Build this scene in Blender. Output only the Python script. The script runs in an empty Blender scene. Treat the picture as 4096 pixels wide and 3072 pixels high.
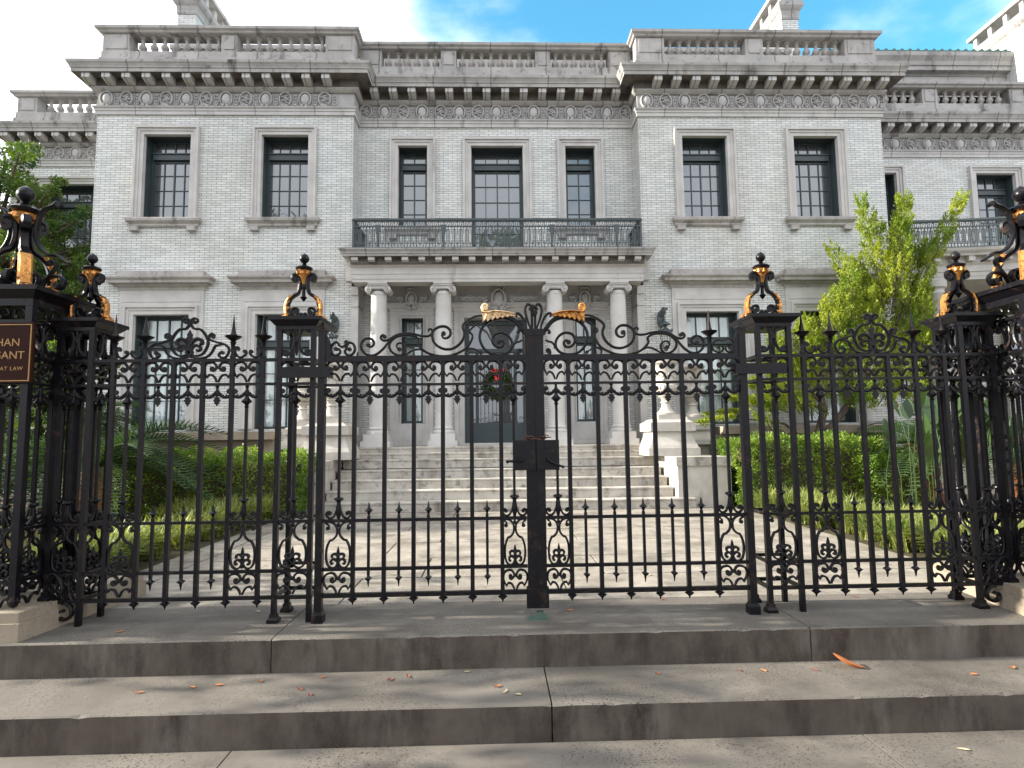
import bpy, math, random
import numpy as np
from mathutils import Vector, Matrix

scene = bpy.context.scene
C = scene.collection
R = math.radians
random.seed(7)
RNG = np.random.default_rng(11)

# ------------------------------------------------------------------ camera
cam_d = bpy.data.cameras.new('camera'); cam = bpy.data.objects.new('camera', cam_d); C.objects.link(cam)
cam_d.sensor_width = 36; cam_d.lens = 21.03; cam_d.clip_start = 0.05; cam_d.clip_end = 3000
_p, _y, _r = .0904465, .0287193, -.0119411
fw = Vector((math.sin(_y)*math.cos(_p), math.cos(_y)*math.cos(_p), math.sin(_p)))
rt = Vector((math.cos(_y), -math.sin(_y), 0)); up = rt.cross(fw)
rt, up = rt*math.cos(_r)+up*math.sin(_r), up*math.cos(_r)-rt*math.sin(_r)
cam.matrix_world = Matrix(((rt.x, up.x, -fw.x, 0), (rt.y, up.y, -fw.y, 0), (rt.z, up.z, -fw.z, 1.18), (0, 0, 0, 1)))
scene.camera = cam

# ------------------------------------------------------------------ light
SUN_EL, SUN_AZ = 21.0, 1.0            # low sun at the left, a little behind the facade plane
scene.view_settings.view_transform = 'Standard'; scene.view_settings.look = 'None'
scene.view_settings.gamma = 1; scene.view_settings.exposure = 1.96
sd = bpy.data.lights.new('sun', 'SUN'); sd.energy = 3.7; sd.angle = R(.53); sd.color = (1, .93, .80)
so = bpy.data.objects.new('sun', sd); C.objects.link(so)
to_sun = Vector((-math.cos(R(SUN_EL))*math.cos(R(SUN_AZ)), math.cos(R(SUN_EL))*math.sin(R(SUN_AZ)), math.sin(R(SUN_EL))))
so.rotation_euler = to_sun.to_track_quat('Z', 'Y').to_euler()
w = bpy.data.worlds.new('World'); scene.world = w; w.use_nodes = True
nt = w.node_tree; nt.nodes.clear()
def N(nt, t, **k):
    n = nt.nodes.new(t)
    for a, b in k.items():
        if a == 'inp':
            for i, v in b.items(): n.inputs[i].default_value = v
        else: setattr(n, a, b)
    return n
sky = N(nt, 'ShaderNodeTexSky', sky_type='NISHITA', sun_disc=False, sun_elevation=R(SUN_EL),
        sun_rotation=math.atan2(to_sun.x, to_sun.y), air_density=1.2, dust_density=.6, ozone_density=1.6)
sk = N(nt, 'ShaderNodeVectorMath', operation='MULTIPLY'); sk.inputs[1].default_value = (.44, 1.0, 1.06)
nt.links.new(sky.outputs[0], sk.inputs[0])
tc = N(nt, 'ShaderNodeTexCoord')
mp = N(nt, 'ShaderNodeMapping'); mp.inputs['Scale'].default_value = (1.5, 1.5, 3.2); mp.inputs['Location'].default_value = (.35, .0, .2)
nt.links.new(tc.outputs['Generated'], mp.inputs[0])
nz = N(nt, 'ShaderNodeTexNoise'); nz.inputs['Scale'].default_value = 1.35; nz.inputs['Detail'].default_value = 7; nz.inputs['Roughness'].default_value = .55
nt.links.new(mp.outputs[0], nz.inputs['Vector'])
sx = N(nt, 'ShaderNodeSeparateXYZ'); nt.links.new(tc.outputs['Generated'], sx.inputs[0])
ab = N(nt, 'ShaderNodeMath', operation='SUBTRACT'); ab.inputs[1].default_value = .19; nt.links.new(sx.outputs[0], ab.inputs[0])
ab2 = N(nt, 'ShaderNodeMath', operation='ABSOLUTE'); nt.links.new(ab.outputs[0], ab2.inputs[0])
ax = N(nt, 'ShaderNodeMath', operation='MULTIPLY_ADD'); ax.inputs[1].default_value = .62; ax.inputs[2].default_value = -.10   # a gap of blue between two banks of cloud
nt.links.new(ab2.outputs[0], ax.inputs[0])
ad = N(nt, 'ShaderNodeMath', operation='ADD'); nt.links.new(nz.outputs[0], ad.inputs[0]); nt.links.new(ax.outputs[0], ad.inputs[1])
ay = N(nt, 'ShaderNodeMath', operation='MULTIPLY_ADD'); ay.inputs[1].default_value = -.16; ay.inputs[2].default_value = .07; nt.links.new(sx.outputs[1], ay.inputs[0])   # and over the street side
ad2 = N(nt, 'ShaderNodeMath', operation='ADD'); nt.links.new(ad.outputs[0], ad2.inputs[0]); nt.links.new(ay.outputs[0], ad2.inputs[1]); ad = ad2
rp = N(nt, 'ShaderNodeValToRGB'); rp.color_ramp.elements[0].position = .38; rp.color_ramp.elements[1].position = .70
rp.color_ramp.interpolation = 'EASE'
nt.links.new(ad.outputs[0], rp.inputs[0])
mx = N(nt, 'ShaderNodeMix', data_type='RGBA'); mx.inputs[7].default_value = (6.4, 6.55, 6.9, 1)
nt.links.new(rp.outputs[0], mx.inputs[0]); nt.links.new(sk.outputs[0], mx.inputs[6])
bg = N(nt, 'ShaderNodeBackground'); bg.inputs[1].default_value = .095
nt.links.new(mx.outputs[2], bg.inputs[0])
wo = N(nt, 'ShaderNodeOutputWorld'); nt.links.new(bg.outputs[0], wo.inputs[0])

# ------------------------------------------------------------------ materials
def newmat(name):
    m = bpy.data.materials.new(name); m.use_nodes = True; t = m.node_tree; t.nodes.clear()
    out = N(t, 'ShaderNodeOutputMaterial'); b = N(t, 'ShaderNodeBsdfPrincipled'); t.links.new(b.outputs[0], out.inputs[0])
    return m, t, b, out
def noise(t, vec, scale, detail=4, rough=.6, st=(1, 1, 1)):
    m = N(t, 'ShaderNodeMapping'); m.inputs['Scale'].default_value = st; t.links.new(vec, m.inputs[0])
    n = N(t, 'ShaderNodeTexNoise'); n.inputs['Scale'].default_value = scale; n.inputs['Detail'].default_value = detail; n.inputs['Roughness'].default_value = rough
    t.links.new(m.outputs[0], n.inputs['Vector']); return n.outputs[0]
def ramp(t, fac, a, b, ca=(0, 0, 0, 1), cb=(1, 1, 1, 1)):
    r = N(t, 'ShaderNodeValToRGB'); e = r.color_ramp.elements; e[0].position = a; e[1].position = b; e[0].color = ca; e[1].color = cb
    t.links.new(fac, r.inputs[0]); return r.outputs[0]
def mixc(t, fac, a, b, mode='MIX'):
    m = N(t, 'ShaderNodeMix', data_type='RGBA', blend_type=mode)
    for sock, v in ((0, fac), (6, a), (7, b)):
        if isinstance(v, (tuple, float, int)): m.inputs[sock].default_value = v if sock == 0 else (*v[:3], 1)
        else: t.links.new(v, m.inputs[sock])
    return m.outputs[2]
def bump(t, b, h, s=.3, d=.01):
    n = N(t, 'ShaderNodeBump'); n.inputs['Strength'].default_value = s; n.inputs['Distance'].default_value = d
    t.links.new(h, n.inputs['Height']); t.links.new(n.outputs[0], b.inputs['Normal'])
def stone(name, c1, c2, sc=3, rough=.85, speck=None, streak=None, bumpd=.004, sp_scale=70, blotch=None, joint=None, spec=.4, bst=(1, 1, 1)):
    m, t, b, o = newmat(name); tcn = N(t, 'ShaderNodeTexCoord'); v = tcn.outputs['Object']
    col = mixc(t, ramp(t, noise(t, v, sc), .35, .68), c1, c2)
    if streak:                                        # weather stains that run down the stone
        s = ramp(t, noise(t, v, streak[1], 5, .65, (1, 1, .16)), streak[2], streak[3])
        col = mixc(t, s, col, streak[0])
    if blotch:
        s = ramp(t, noise(t, v, blotch[1], 6, .7, bst), blotch[2], blotch[3])
        col = mixc(t, s, col, blotch[0])
    if speck:
        s = ramp(t, noise(t, v, sp_scale, 2, .5), speck[1], speck[2])
        s = mixc(t, ramp(t, noise(t, v, 1.7, 4, .7), .38, .62), (0.12, 0.12, 0.12), s)
        col = mixc(t, s, col, speck[0])
    if joint:                                         # block joints with the dirt that gathers round them
        sp_ = N(t, 'ShaderNodeSeparateXYZ'); t.links.new(v, sp_.inputs[0])
        wv = N(t, 'ShaderNodeMath', operation='MULTIPLY_ADD'); wv.inputs[1].default_value = .05; t.links.new(noise(t, v, 6, 3), wv.inputs[0]); t.links.new(sp_.outputs[0], wv.inputs[2])
        pp = N(t, 'ShaderNodeMath', operation='PINGPONG'); pp.inputs[1].default_value = joint[0]/2; t.links.new(wv.outputs[0], pp.inputs[0])
        col = mixc(t, ramp(t, pp.outputs[0], joint[1], joint[1]*4, (.62,)*3+(1,), (0, 0, 0, 1)), col, (.03, .028, .026))
    t.links.new(col, b.inputs['Base Color']); b.inputs['Roughness'].default_value = rough; b.inputs['Specular IOR Level'].default_value = spec
    bump(t, b, noise(t, v, sc*18, 4), .5, bumpd)
    return m
def paint(name, c, rough=.4, metal=0, var=.25, sc=9, bmp=.0015, wear=None):
    m, t, b, o = newmat(name); tcn = N(t, 'ShaderNodeTexCoord')
    n = noise(t, tcn.outputs['Object'], sc, 4)
    col = mixc(t, n, tuple(x*(1-var) for x in c), tuple(x*(1+var) for x in c))
    if wear:
        wf = ramp(t, noise(t, tcn.outputs['Object'], wear[1], 5, .7), wear[2], wear[3]); col = mixc(t, wf, col, wear[0])
        rr = N(t, 'ShaderNodeMath', operation='MULTIPLY_ADD'); rr.inputs[1].default_value = .4; rr.inputs[2].default_value = rough; t.links.new(wf, rr.inputs[0]); t.links.new(rr.outputs[0], b.inputs['Roughness'])
    else: b.inputs['Roughness'].default_value = rough
    t.links.new(col, b.inputs['Base Color']); b.inputs['Metallic'].default_value = metal
    bump(t, b, noise(t, tcn.outputs['Object'], 60, 3), .5, bmp)
    return m
def leafmat(name, c1, c2, sc=2.5, tr=.45, c3=None):
    m, t, b, o = newmat(name); t.nodes.remove(b); tcn = N(t, 'ShaderNodeTexCoord')
    v = tcn.outputs['Object']
    col = mixc(t, ramp(t, noise(t, v, sc, 3), .35, .65), c1, c2)
    if c3: col = mixc(t, ramp(t, noise(t, v, 28, 2), .60, .66), col, c3)
    d = N(t, 'ShaderNodeBsdfPrincipled'); d.inputs['Roughness'].default_value = .5; tl = N(t, 'ShaderNodeBsdfTranslucent'); ms = N(t, 'ShaderNodeMixShader'); ms.inputs[0].default_value = tr
    t.links.new(col, d.inputs['Base Color'])
    br = mixc(t, .75, col, (1.25, 1.3, .5), 'MULTIPLY'); t.links.new(br, tl.inputs[0])
    t.links.new(d.outputs[0], ms.inputs[1]); t.links.new(tl.outputs[0], ms.inputs[2]); t.links.new(ms.outputs[0], o.inputs[0])
    return m

def brickmat():
    m, t, b, o = newmat('white_glazed_brick'); tcn = N(t, 'ShaderNodeTexCoord'); v = tcn.outputs['Object']
    s = N(t, 'ShaderNodeSeparateXYZ'); t.links.new(v, s.inputs[0])
    a = N(t, 'ShaderNodeMath', operation='ADD'); t.links.new(s.outputs[0], a.inputs[0]); t.links.new(s.outputs[1], a.inputs[1])
    c = N(t, 'ShaderNodeCombineXYZ'); t.links.new(a.outputs[0], c.inputs[0]); t.links.new(s.outputs[2], c.inputs[1])
    br = N(t, 'ShaderNodeTexBrick'); br.offset = .5
    br.inputs['Color1'].default_value = (.635, .64, .62, 1); br.inputs['Color2'].default_value = (.49, .50, .49, 1); br.inputs['Mortar'].default_value = (.055, .055, .052, 1)
    br.inputs['Scale'].default_value = 1; br.inputs['Mortar Size'].default_value = .0036; br.inputs['Mortar Smooth'].default_value = .1
    br.inputs['Brick Width'].default_value = .195; br.inputs['Row Height'].default_value = .0495; br.inputs['Bias'].default_value = -.1
    t.links.new(c.outputs[0], br.inputs['Vector'])
    col = mixc(t, ramp(t, noise(t, v, 1.3, 5), .4, .75), br.outputs[0], (.90, .88, .84), 'MULTIPLY')
    col = mixc(t, ramp(t, noise(t, v, 1.1, 5, .6, (1, 1, .12)), .52, .74), col, (.80, .78, .745), 'MULTIPLY')
    col = mixc(t, ramp(t, noise(t, v, .45, 3), .4, .62), col, (.90, .915, .92), 'MULTIPLY')
    t.links.new(col, b.inputs['Base Color']); b.inputs['Roughness'].default_value = .42
    inv = N(t, 'ShaderNodeMath', operation='SUBTRACT'); inv.inputs[0].default_value = 1; t.links.new(br.outputs['Fac'], inv.inputs[1])
    bump(t, b, inv.outputs[0], .6, .006)
    return m
M = {}
M['brick'] = brickmat()
M['lime'] = stone('pale_limestone', (.50, .485, .465), (.40, .385, .37), 2.5, streak=((.22, .20, .18), 3, .62, .78), bumpd=.003)
M['frieze'] = stone('shade_toned_frieze_ground', (.41, .40, .395), (.32, .31, .305), 5, streak=((.17, .165, .17), 2.2, .60, .72), blotch=((.20, .195, .19), 9, .60, .72))  # dirt blotches on a field toned below the carving, recess shade in its colour
M['cornice'] = stone('weathered_limestone', (.38, .365, .35), (.27, .26, .25), 2.2, streak=((.055, .05, .047), 2.6, .56, .72), blotch=((.10, .092, .086), 6, .56, .74), joint=(1.22, .005))
M['arch'] = stone('jointed_limestone', (.48, .47, .455), (.38, .37, .36), 2.5, streak=((.14, .13, .12), 3, .58, .74), joint=(1.22, .004))
M['grime_shade'] = stone('grimy_shaded_soffit_stone', (.15, .13, .115), (.07, .062, .056), 4, streak=((.03, .027, .025), 3, .56, .70))  # grime plus the shade between brackets and dentils, both put into the colour
M['hood'] = stone('dark_hood_stone', (.38, .36, .34), (.27, .25, .235), 3, streak=((.08, .074, .07), 3, .56, .72), blotch=((.12, .11, .105), 9, .56, .74))
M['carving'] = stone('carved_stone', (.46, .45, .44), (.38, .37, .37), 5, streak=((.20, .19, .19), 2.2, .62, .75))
M['steps'] = stone('step_limestone', (.44, .415, .37), (.33, .30, .26), 3, streak=((.13, .115, .10), 2.5, .52, .72), blotch=((.12, .105, .09), 7, .52, .70))
M['urn'] = stone('urn_limestone', (.46, .43, .39), (.36, .33, .29), 4, streak=((.20, .17, .14), 4, .58, .75))
M['granite'] = stone('paving_granite', (.175, .157, .135), (.108, .096, .082), 1.5, rough=.85, speck=((.035, .03, .028), .56, .64), sp_scale=95, blotch=((.075, .065, .056), 1.3, .50, .70), spec=.25, bumpd=.004)
M['path'] = stone('worn_path_stone', (.34, .305, .255), (.23, .205, .17), 3, rough=.8, streak=((.14, .12, .10), 1.4, .50, .70), blotch=((.13, .115, .095), 2.2, .48, .66), speck=((.14, .12, .10), .60, .66), sp_scale=55, bumpd=.004)
M['riser'] = stone('stained_shaded_granite_riser', (.098, .082, .069), (.060, .048, .040), 4.5, rough=.92, speck=((.10, .085, .07), .60, .70), sp_scale=110, streak=((.165, .145, .125), 2.6, .50, .74), blotch=((.030, .022, .018), 3.2, .46, .68), bst=(1, 1, .38), spec=.15)  # stains over a base darkened further to carry shade from the street trees
M['plinth'] = stone('plinth_granite', (.30, .25, .19), (.21, .17, .125), 2.5, speck=((.10, .09, .07), .62, .68), blotch=((.11, .09, .07), 3, .55, .72))
M['iron'] = paint('black_iron_paint', (.0045, .0042, .0062), .32, 0, .4, 20, .002, ((.030, .017, .012), 14, .56, .68)); M['iron'].node_tree.nodes['Principled BSDF'].inputs['Specular IOR Level'].default_value = .22
M['iron_g'] = paint('green_black_iron', (.045, .060, .065), .5, 0, .3)
M['sash'] = paint('dark_green_sash', (.030, .045, .050), .45, 0, .2)
M['gold'] = paint('gilt_leaf', (.55, .25, .065), .38, .70, .5, 40, .006, ((.10, .04, .015), 34, .50, .64))
M['palegold'] = paint('worn_gilt', (.70, .50, .28), .42, .45, .4, 40, .006, ((.25, .15, .08), 34, .52, .66))
M['rust'] = paint('rusty_chain_iron', (.085, .035, .022), .7, .3, .5, 50)
M['tile'] = paint('green_roof_tile', (.015, .075, .06), .35, 0, .4)
M['bronze'] = paint('green_bronze_stop', (.07, .12, .095), .6, .3, .4)
M['bark'] = stone('bark', (.09, .06, .045), (.05, .035, .028), 12, bumpd=.02)
M['palmbark'] = stone('palm_bark', (.30, .11, .045), (.10, .04, .02), 16, bumpd=.03)
M['soil'] = stone('mulch', (.10, .055, .035), (.05, .03, .02), 9, bumpd=.03)
M['lawn'] = stone('dry_lawn', (.34, .24, .09), (.20, .19, .06), 6, bumpd=.02)
M['ground'] = stone('garden_soil', (.07, .055, .03), (.045, .045, .02), 5, bumpd=.02)
M['asphalt'] = stone('asphalt', (.06, .06, .06), (.045, .045, .045), 5)
M['brown'] = paint('brown_sign_enamel', (.022, .006, .003), .55, 0, .25); M['brown'].node_tree.nodes['Principled BSDF'].inputs['Specular IOR Level'].default_value = .1
M['signgold'] = paint('sign_gold', (.32, .17, .06), .6, .0, .2)
M['wreath'] = leafmat('wreath_leaf', (.030, .065, .012), (.06, .10, .02), 4, .3)
M['red'] = paint('red_ribbon', (.75, .02, .02), .5, 0, .15)
M['curtain'] = paint('pale_curtain', (.66, .69, .67), .9, 0, .10, 4)
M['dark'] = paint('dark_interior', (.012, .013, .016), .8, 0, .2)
M['leafdead'] = paint('dead_leaf', (.50, .17, .05), .6, 0, .45, 30)
M['leafred'] = paint('dark_dead_leaf', (.22, .06, .035), .6, 0, .45, 30)
M['leafpale'] = paint('pale_dead_leaf', (.48, .38, .24), .7, 0, .3, 30)
M['hedge'] = leafmat('hedge_leaf', (.075, .155, .013), (.18, .26, .028), 2.2, .42)
M['oak'] = leafmat('evergreen_leaf', (.030, .080, .013), (.12, .18, .025), 1.1, .4)
M['juniper'] = leafmat('juniper_leaf', (.13, .21, .015), (.33, .37, .035), 1.3, .45)
M['grass'] = leafmat('border_grass_leaf', (.10, .16, .028), (.28, .30, .085), 3, .4, (.46, .38, .20))
M['drygrass'] = leafmat('dry_lawn_blade', (.40, .28, .10), (.30, .26, .08), 2, .35, (.22, .22, .05))
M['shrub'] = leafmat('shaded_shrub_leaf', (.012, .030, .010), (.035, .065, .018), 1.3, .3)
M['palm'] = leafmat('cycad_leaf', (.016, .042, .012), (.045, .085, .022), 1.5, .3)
M['broad'] = leafmat('broad_leaf', (.018, .042, .010), (.06, .09, .016), 3, .35)
def glassmat(name, c, mixf, tint=(.85, .9, .93)):
    m, t, b, o = newmat(name)
    b.inputs['Base Color'].default_value = (*c, 1); b.inputs['Roughness'].default_value = .25
    g = N(t, 'ShaderNodeBsdfGlossy'); g.inputs['Roughness'].default_value = .015; g.inputs[0].default_value = (*tint, 1)
    tcn = N(t, 'ShaderNodeTexCoord'); bn = N(t, 'ShaderNodeBump'); bn.inputs['Strength'].default_value = .15; bn.inputs['Distance'].default_value = .02
    t.links.new(noise(t, tcn.outputs['Object'], 1.6, 1), bn.inputs['Height']); t.links.new(bn.outputs[0], g.inputs['Normal'])
    ms = N(t, 'ShaderNodeMixShader'); ms.inputs[0].default_value = mixf
    t.links.new(b.outputs[0], ms.inputs[1]); t.links.new(g.outputs[0], ms.inputs[2]); t.links.new(ms.outputs[0], o.inputs[0]); return m
M['glass'] = glassmat('old_window_glass', (.035, .04, .045), .125)
M['doorglass'] = glassmat('dark_door_glass', (.012, .014, .018), .10)
def clearmat():
    m, t, b, o = newmat('clear_glass'); t.nodes.remove(b)
    g = N(t, 'ShaderNodeBsdfGlossy'); g.inputs['Roughness'].default_value = .02; tr = N(t, 'ShaderNodeBsdfTransparent'); tr.inputs[0].default_value = (.95, .975, .98, 1)
    ms = N(t, 'ShaderNodeMixShader'); ms.inputs[0].default_value = .085
    t.links.new(tr.outputs[0], ms.inputs[1]); t.links.new(g.outputs[0], ms.inputs[2]); t.links.new(ms.outputs[0], o.inputs[0]); return m
M['clear'] = clearmat()

# ------------------------------------------------------------------ mesh helpers
class MB:
    def __init__(s): s.v = []; s.f = []
    def add(s, vs, fs):
        b = len(s.v); s.v += [tuple(q) for q in vs]; s.f += [tuple(b+i for i in f) for f in fs]; return s
    def box(s, x0, x1, y0, y1, z0, z1):
        return s.add([(x0,y0,z0),(x1,y0,z0),(x1,y1,z0),(x0,y1,z0),(x0,y0,z1),(x1,y0,z1),(x1,y1,z1),(x0,y1,z1)],
                     [(0,3,2,1),(4,5,6,7),(0,1,5,4),(1,2,6,5),(2,3,7,6),(3,0,4,7)])
    def taper(s, x0, x1, y0, y1, z0, z1, e):      # box whose top is grown by e on every side
        return s.add([(x0,y0,z0),(x1,y0,z0),(x1,y1,z0),(x0,y1,z0),(x0-e,y0-e,z1),(x1+e,y0-e,z1),(x1+e,y1+e,z1),(x0-e,y1+e,z1)],
                     [(0,3,2,1),(4,5,6,7),(0,1,5,4),(1,2,6,5),(2,3,7,6),(3,0,4,7)])
    def prism(s, poly, y0, y1):                    # outline in x,z pushed along y
        n = len(poly)
        vs = [(x, y0, z) for x, z in poly]+[(x, y1, z) for x, z in poly]
        fs = [tuple(range(n)), tuple(range(2*n-1, n-1, -1))]+[(i, n+i, n+(i+1) % n, (i+1) % n) for i in range(n)]
        return s.add(vs, fs)
    def slab(s, poly, z0, z1):                     # outline in x,y pushed along z
        n = len(poly)
        vs = [(x, y, z0) for x, y in poly]+[(x, y, z1) for x, y in poly]
        fs = [tuple(range(n-1, -1, -1)), tuple(range(n, 2*n))]+[(i, (i+1) % n, n+(i+1) % n, n+i) for i in range(n)]
        return s.add(vs, fs)
    def lathe(s, prof, cx, cy, n=16, cz=0, sq=False):
        m = len(prof); vs = []
        for r, z in prof:
            for k in range(n):
                a = 2*math.pi*(k+.5)/n; q = r/(math.cos(math.pi/4)) if sq else r
                vs.append((cx+q*math.cos(a), cy+q*math.sin(a), cz+z))
        fs = [(j*n+k, j*n+(k+1) % n, (j+1)*n+(k+1) % n, (j+1)*n+k) for j in range(m-1) for k in range(n)]
        fs += [tuple(range(n-1, -1, -1)), tuple((m-1)*n+k for k in range(n))]
        return s.add(vs, fs)
    def rib(s, pts, w=.006, d=.012, y=0, dot=0, taper=True, xf=None):   # wrought bar bent in the x,z plane
        P = spline(pts, 4); n = len(P); vs = []
        for i, (x, z) in enumerate(P):
            a = P[max(i-1, 0)]; b = P[min(i+1, n-1)]; tx, tz = b[0]-a[0], b[1]-a[1]; L = math.hypot(tx, tz) or 1
            nx, nz_ = -tz/L, tx/L; q = w
            if taper: q = w*(.55+.45*min(1, 4*i/n, 4*(n-1-i)/n+.3))
            for o, e in ((q, .5), (0, .72), (-q, .5), (-q, -.5), (0, -.72), (q, -.5)): vs.append((x+nx*o, y-e*d, z+nz_*o))
        fs = [(j*6+k, j*6+(k+1) % 6, (j+1)*6+(k+1) % 6, (j+1)*6+k) for j in range(n-1) for k in range(6)]
        fs += [(5, 4, 3, 2, 1, 0), tuple((n-1)*6+k for k in range(6))]
        if xf: vs = [xf(q) for q in vs]
        s.add(vs, fs)
        if dot:
            for (x, z) in ([P[0]] if dot == 1 else [P[0], P[-1]]):
                vv = [(x+1.9*w*math.cos(k*math.pi/4), y+yy, z+1.9*w*math.sin(k*math.pi/4)) for yy in (-.62*d, .62*d) for k in range(8)]
                if xf: vv = [xf(q) for q in vv]
                s.add(vv, [tuple(range(8)), tuple(range(15, 7, -1))]+[(k, 8+k, 8+(k+1) % 8, (k+1) % 8) for k in range(8)])
        return s
    def tube(s, pts, r, n=6):
        P = [Vector(p) for p in pts]; m = len(P); vs = []; rr = r if isinstance(r, (list, tuple)) else [r]*m
        u = None
        for i in range(m):
            t_ = (P[min(i+1, m-1)]-P[max(i-1, 0)]).normalized()
            if u is None: u = t_.cross(Vector((0, 0, 1)) if abs(t_.z) < .9 else Vector((1, 0, 0))).normalized()
            u = (u-t_*u.dot(t_)).normalized(); v_ = t_.cross(u)
            for k in range(n):
                a = 2*math.pi*k/n; vs.append(tuple(P[i]+rr[i]*(u*math.cos(a)+v_*math.sin(a))))
        fs = [(j*n+k, (j+1)*n+k, (j+1)*n+(k+1) % n, j*n+(k+1) % n) for j in range(m-1) for k in range(n)]
        fs += [tuple(range(n)), tuple((m-1)*n+k for k in range(n-1, -1, -1))]
        return s.add(vs, fs)
    def sweep(s, path, prof, closed=False):        # moulding profile (outward offset, z) round a plan path, outward = right of travel
        n = len(path); m = len(prof); nr = []
        for i in range(n):
            def d(a, b):
                x, y = b[0]-a[0], b[1]-a[1]; L = math.hypot(x, y); return (y/L, -x/L)
            ds = []
            if i > 0: ds.append(d(path[i-1], path[i]))
            if i < n-1: ds.append(d(path[i], path[i+1]))
            if len(ds) == 1: nr.append(ds[0])
            else:
                sx_, sy_ = ds[0][0]+ds[1][0], ds[0][1]+ds[1][1]; k = 2/(sx_*sx_+sy_*sy_); nr.append((sx_*k, sy_*k))
        vs = [(path[i][0]+nr[i][0]*o, path[i][1]+nr[i][1]*o, z) for i in range(n) for o, z in prof]
        fs = [(i*m+j, (i+1)*m+j, (i+1)*m+j+1, i*m+j+1) for i in range(n-1) for j in range(m-1)]
        fs += [tuple(range(m)), tuple((n-1)*m+j for j in range(m-1, -1, -1))]
        return s.add(vs, fs)
    def ball(s, c, r, n=10, sc=(1, 1, 1)):
        m = n//2; vs = [(c[0], c[1], c[2]-r*sc[2])]
        for j in range(1, m):
            a = -math.pi/2+math.pi*j/m
            for k in range(n):
                b_ = 2*math.pi*k/n; vs.append((c[0]+r*sc[0]*math.cos(a)*math.cos(b_), c[1]+r*sc[1]*math.cos(a)*math.sin(b_), c[2]+r*sc[2]*math.sin(a)))
        vs.append((c[0], c[1], c[2]+r*sc[2])); L = len(vs)-1
        fs = [(0, 1+(k+1) % n, 1+k) for k in range(n)]
        fs += [(1+j*n+k, 1+j*n+(k+1) % n, 1+(j+1)*n+(k+1) % n, 1+(j+1)*n+k) for j in range(m-2) for k in range(n)]
        fs += [(L, 1+(m-2)*n+k, 1+(m-2)*n+(k+1) % n) for k in range(n)]
        return s.add(vs, fs)
    def mesh(s, name, mat, smooth=False):
        me = bpy.data.meshes.new(name); me.from_pydata(s.v, [], s.f); me.update()
        me.materials.append(M[mat] if isinstance(mat, str) else mat)
        if smooth:
            for p in me.polygons: p.use_smooth = True
            try: me.set_sharp_from_angle(angle=R(38))
            except Exception: pass
        return me
def spline(pts, k=4):
    if len(pts) < 3: return list(pts)
    out = []; n = len(pts)
    for i in range(n-1):
        p0 = pts[max(i-1, 0)]; p1 = pts[i]; p2 = pts[i+1]; p3 = pts[min(i+2, n-1)]
        for j in range(k):
            t_ = j/k
            out.append(tuple(.5*((2*b)+(-a+c)*t_+(2*a-5*b+4*c-d)*t_*t_+(-a+3*b-3*c+d)*t_**3) for a, b, c, d in zip(p0, p1, p2, p3)))
    out.append(tuple(pts[-1])); return out
def tag(o, label=None, cat=None, group=None, kind=None):
    if label: o['label'] = label
    if cat: o['category'] = cat
    if group: o['group'] = group
    if kind: o['kind'] = kind
    return o
def thing(name, loc, label, cat, group=None, rotz=0):
    o = bpy.data.objects.new(name, None); C.objects.link(o); o.location = loc; o.rotation_euler[2] = rotz
    o.empty_display_size = .1; return tag(o, label, cat, group)
def org(parent):
    l = Vector((0, 0, 0))
    while parent is not None: l += parent.location; parent = parent.parent
    return l
def part(name, mb, mat, parent=None, smooth=False, local=False, loc=None, rotz=0, scale=None):
    me = mb if isinstance(mb, bpy.types.Mesh) else mb.mesh(name, mat, smooth)
    o = bpy.data.objects.new(name, me); C.objects.link(o)
    if parent is not None:
        o.parent = parent
        if not local: o.location = -org(parent)
    if loc is not None: o.location = Vector(loc)-org(parent) if (parent is not None and not local) else Vector(loc)
    if rotz: o.rotation_euler[2] = rotz
    if scale: o.scale = scale
    return o
def struct(name, mb, mat, kind='structure', smooth=False):
    o = part(name, mb, mat, smooth=smooth); o['kind'] = kind; return o
def copy_tree(o, parent=None):
    c = o.copy(); C.objects.link(c); c.parent = parent
    for ch in list(o.children): copy_tree(ch, c)
    return c
def fastmesh(name, V, F, mat):
    me = bpy.data.meshes.new(name); nf = len(F); k = F.shape[1]
    me.vertices.add(len(V)); me.vertices.foreach_set('co', V.astype(np.float32).ravel())
    me.loops.add(nf*k); me.loops.foreach_set('vertex_index', F.astype(np.int32).ravel())
    me.polygons.add(nf); me.polygons.foreach_set('loop_start', np.arange(0, nf*k, k, dtype=np.int32))
    me.update(calc_edges=True); me.materials.append(M[mat]); return me
def leaves(name, cen, size, mat, direc=None, aspect=2.0, jit=.6, up_=.0):
    """many small folded leaves at the given centres; direc = preferred pointing direction"""
    n = len(cen); d = RNG.normal(size=(n, 3))
    if direc is not None: d = direc+jit*d
    d[:, 2] += up_
    d /= np.linalg.norm(d, axis=1)[:, None]
    a = RNG.normal(size=(n, 3)); s = np.cross(d, a); s /= np.linalg.norm(s, axis=1)[:, None]+1e-9
    nn = np.cross(s, d)
    L = (size*RNG.uniform(.6, 1.35, n))[:, None]; W = L/aspect
    base = cen-d*L*.5; tip = cen+d*L*.5; l = cen+s*W*.5+nn*W*.18; r = cen-s*W*.5+nn*W*.18
    V = np.stack([base, l, tip, r], 1).reshape(-1, 3); i = np.arange(n)*4
    F = np.stack([np.stack([i, i+1, i+2], 1), np.stack([i, i+2, i+3], 1)], 1).reshape(-1, 3)
    return fastmesh(name, V, F, mat)
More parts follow.
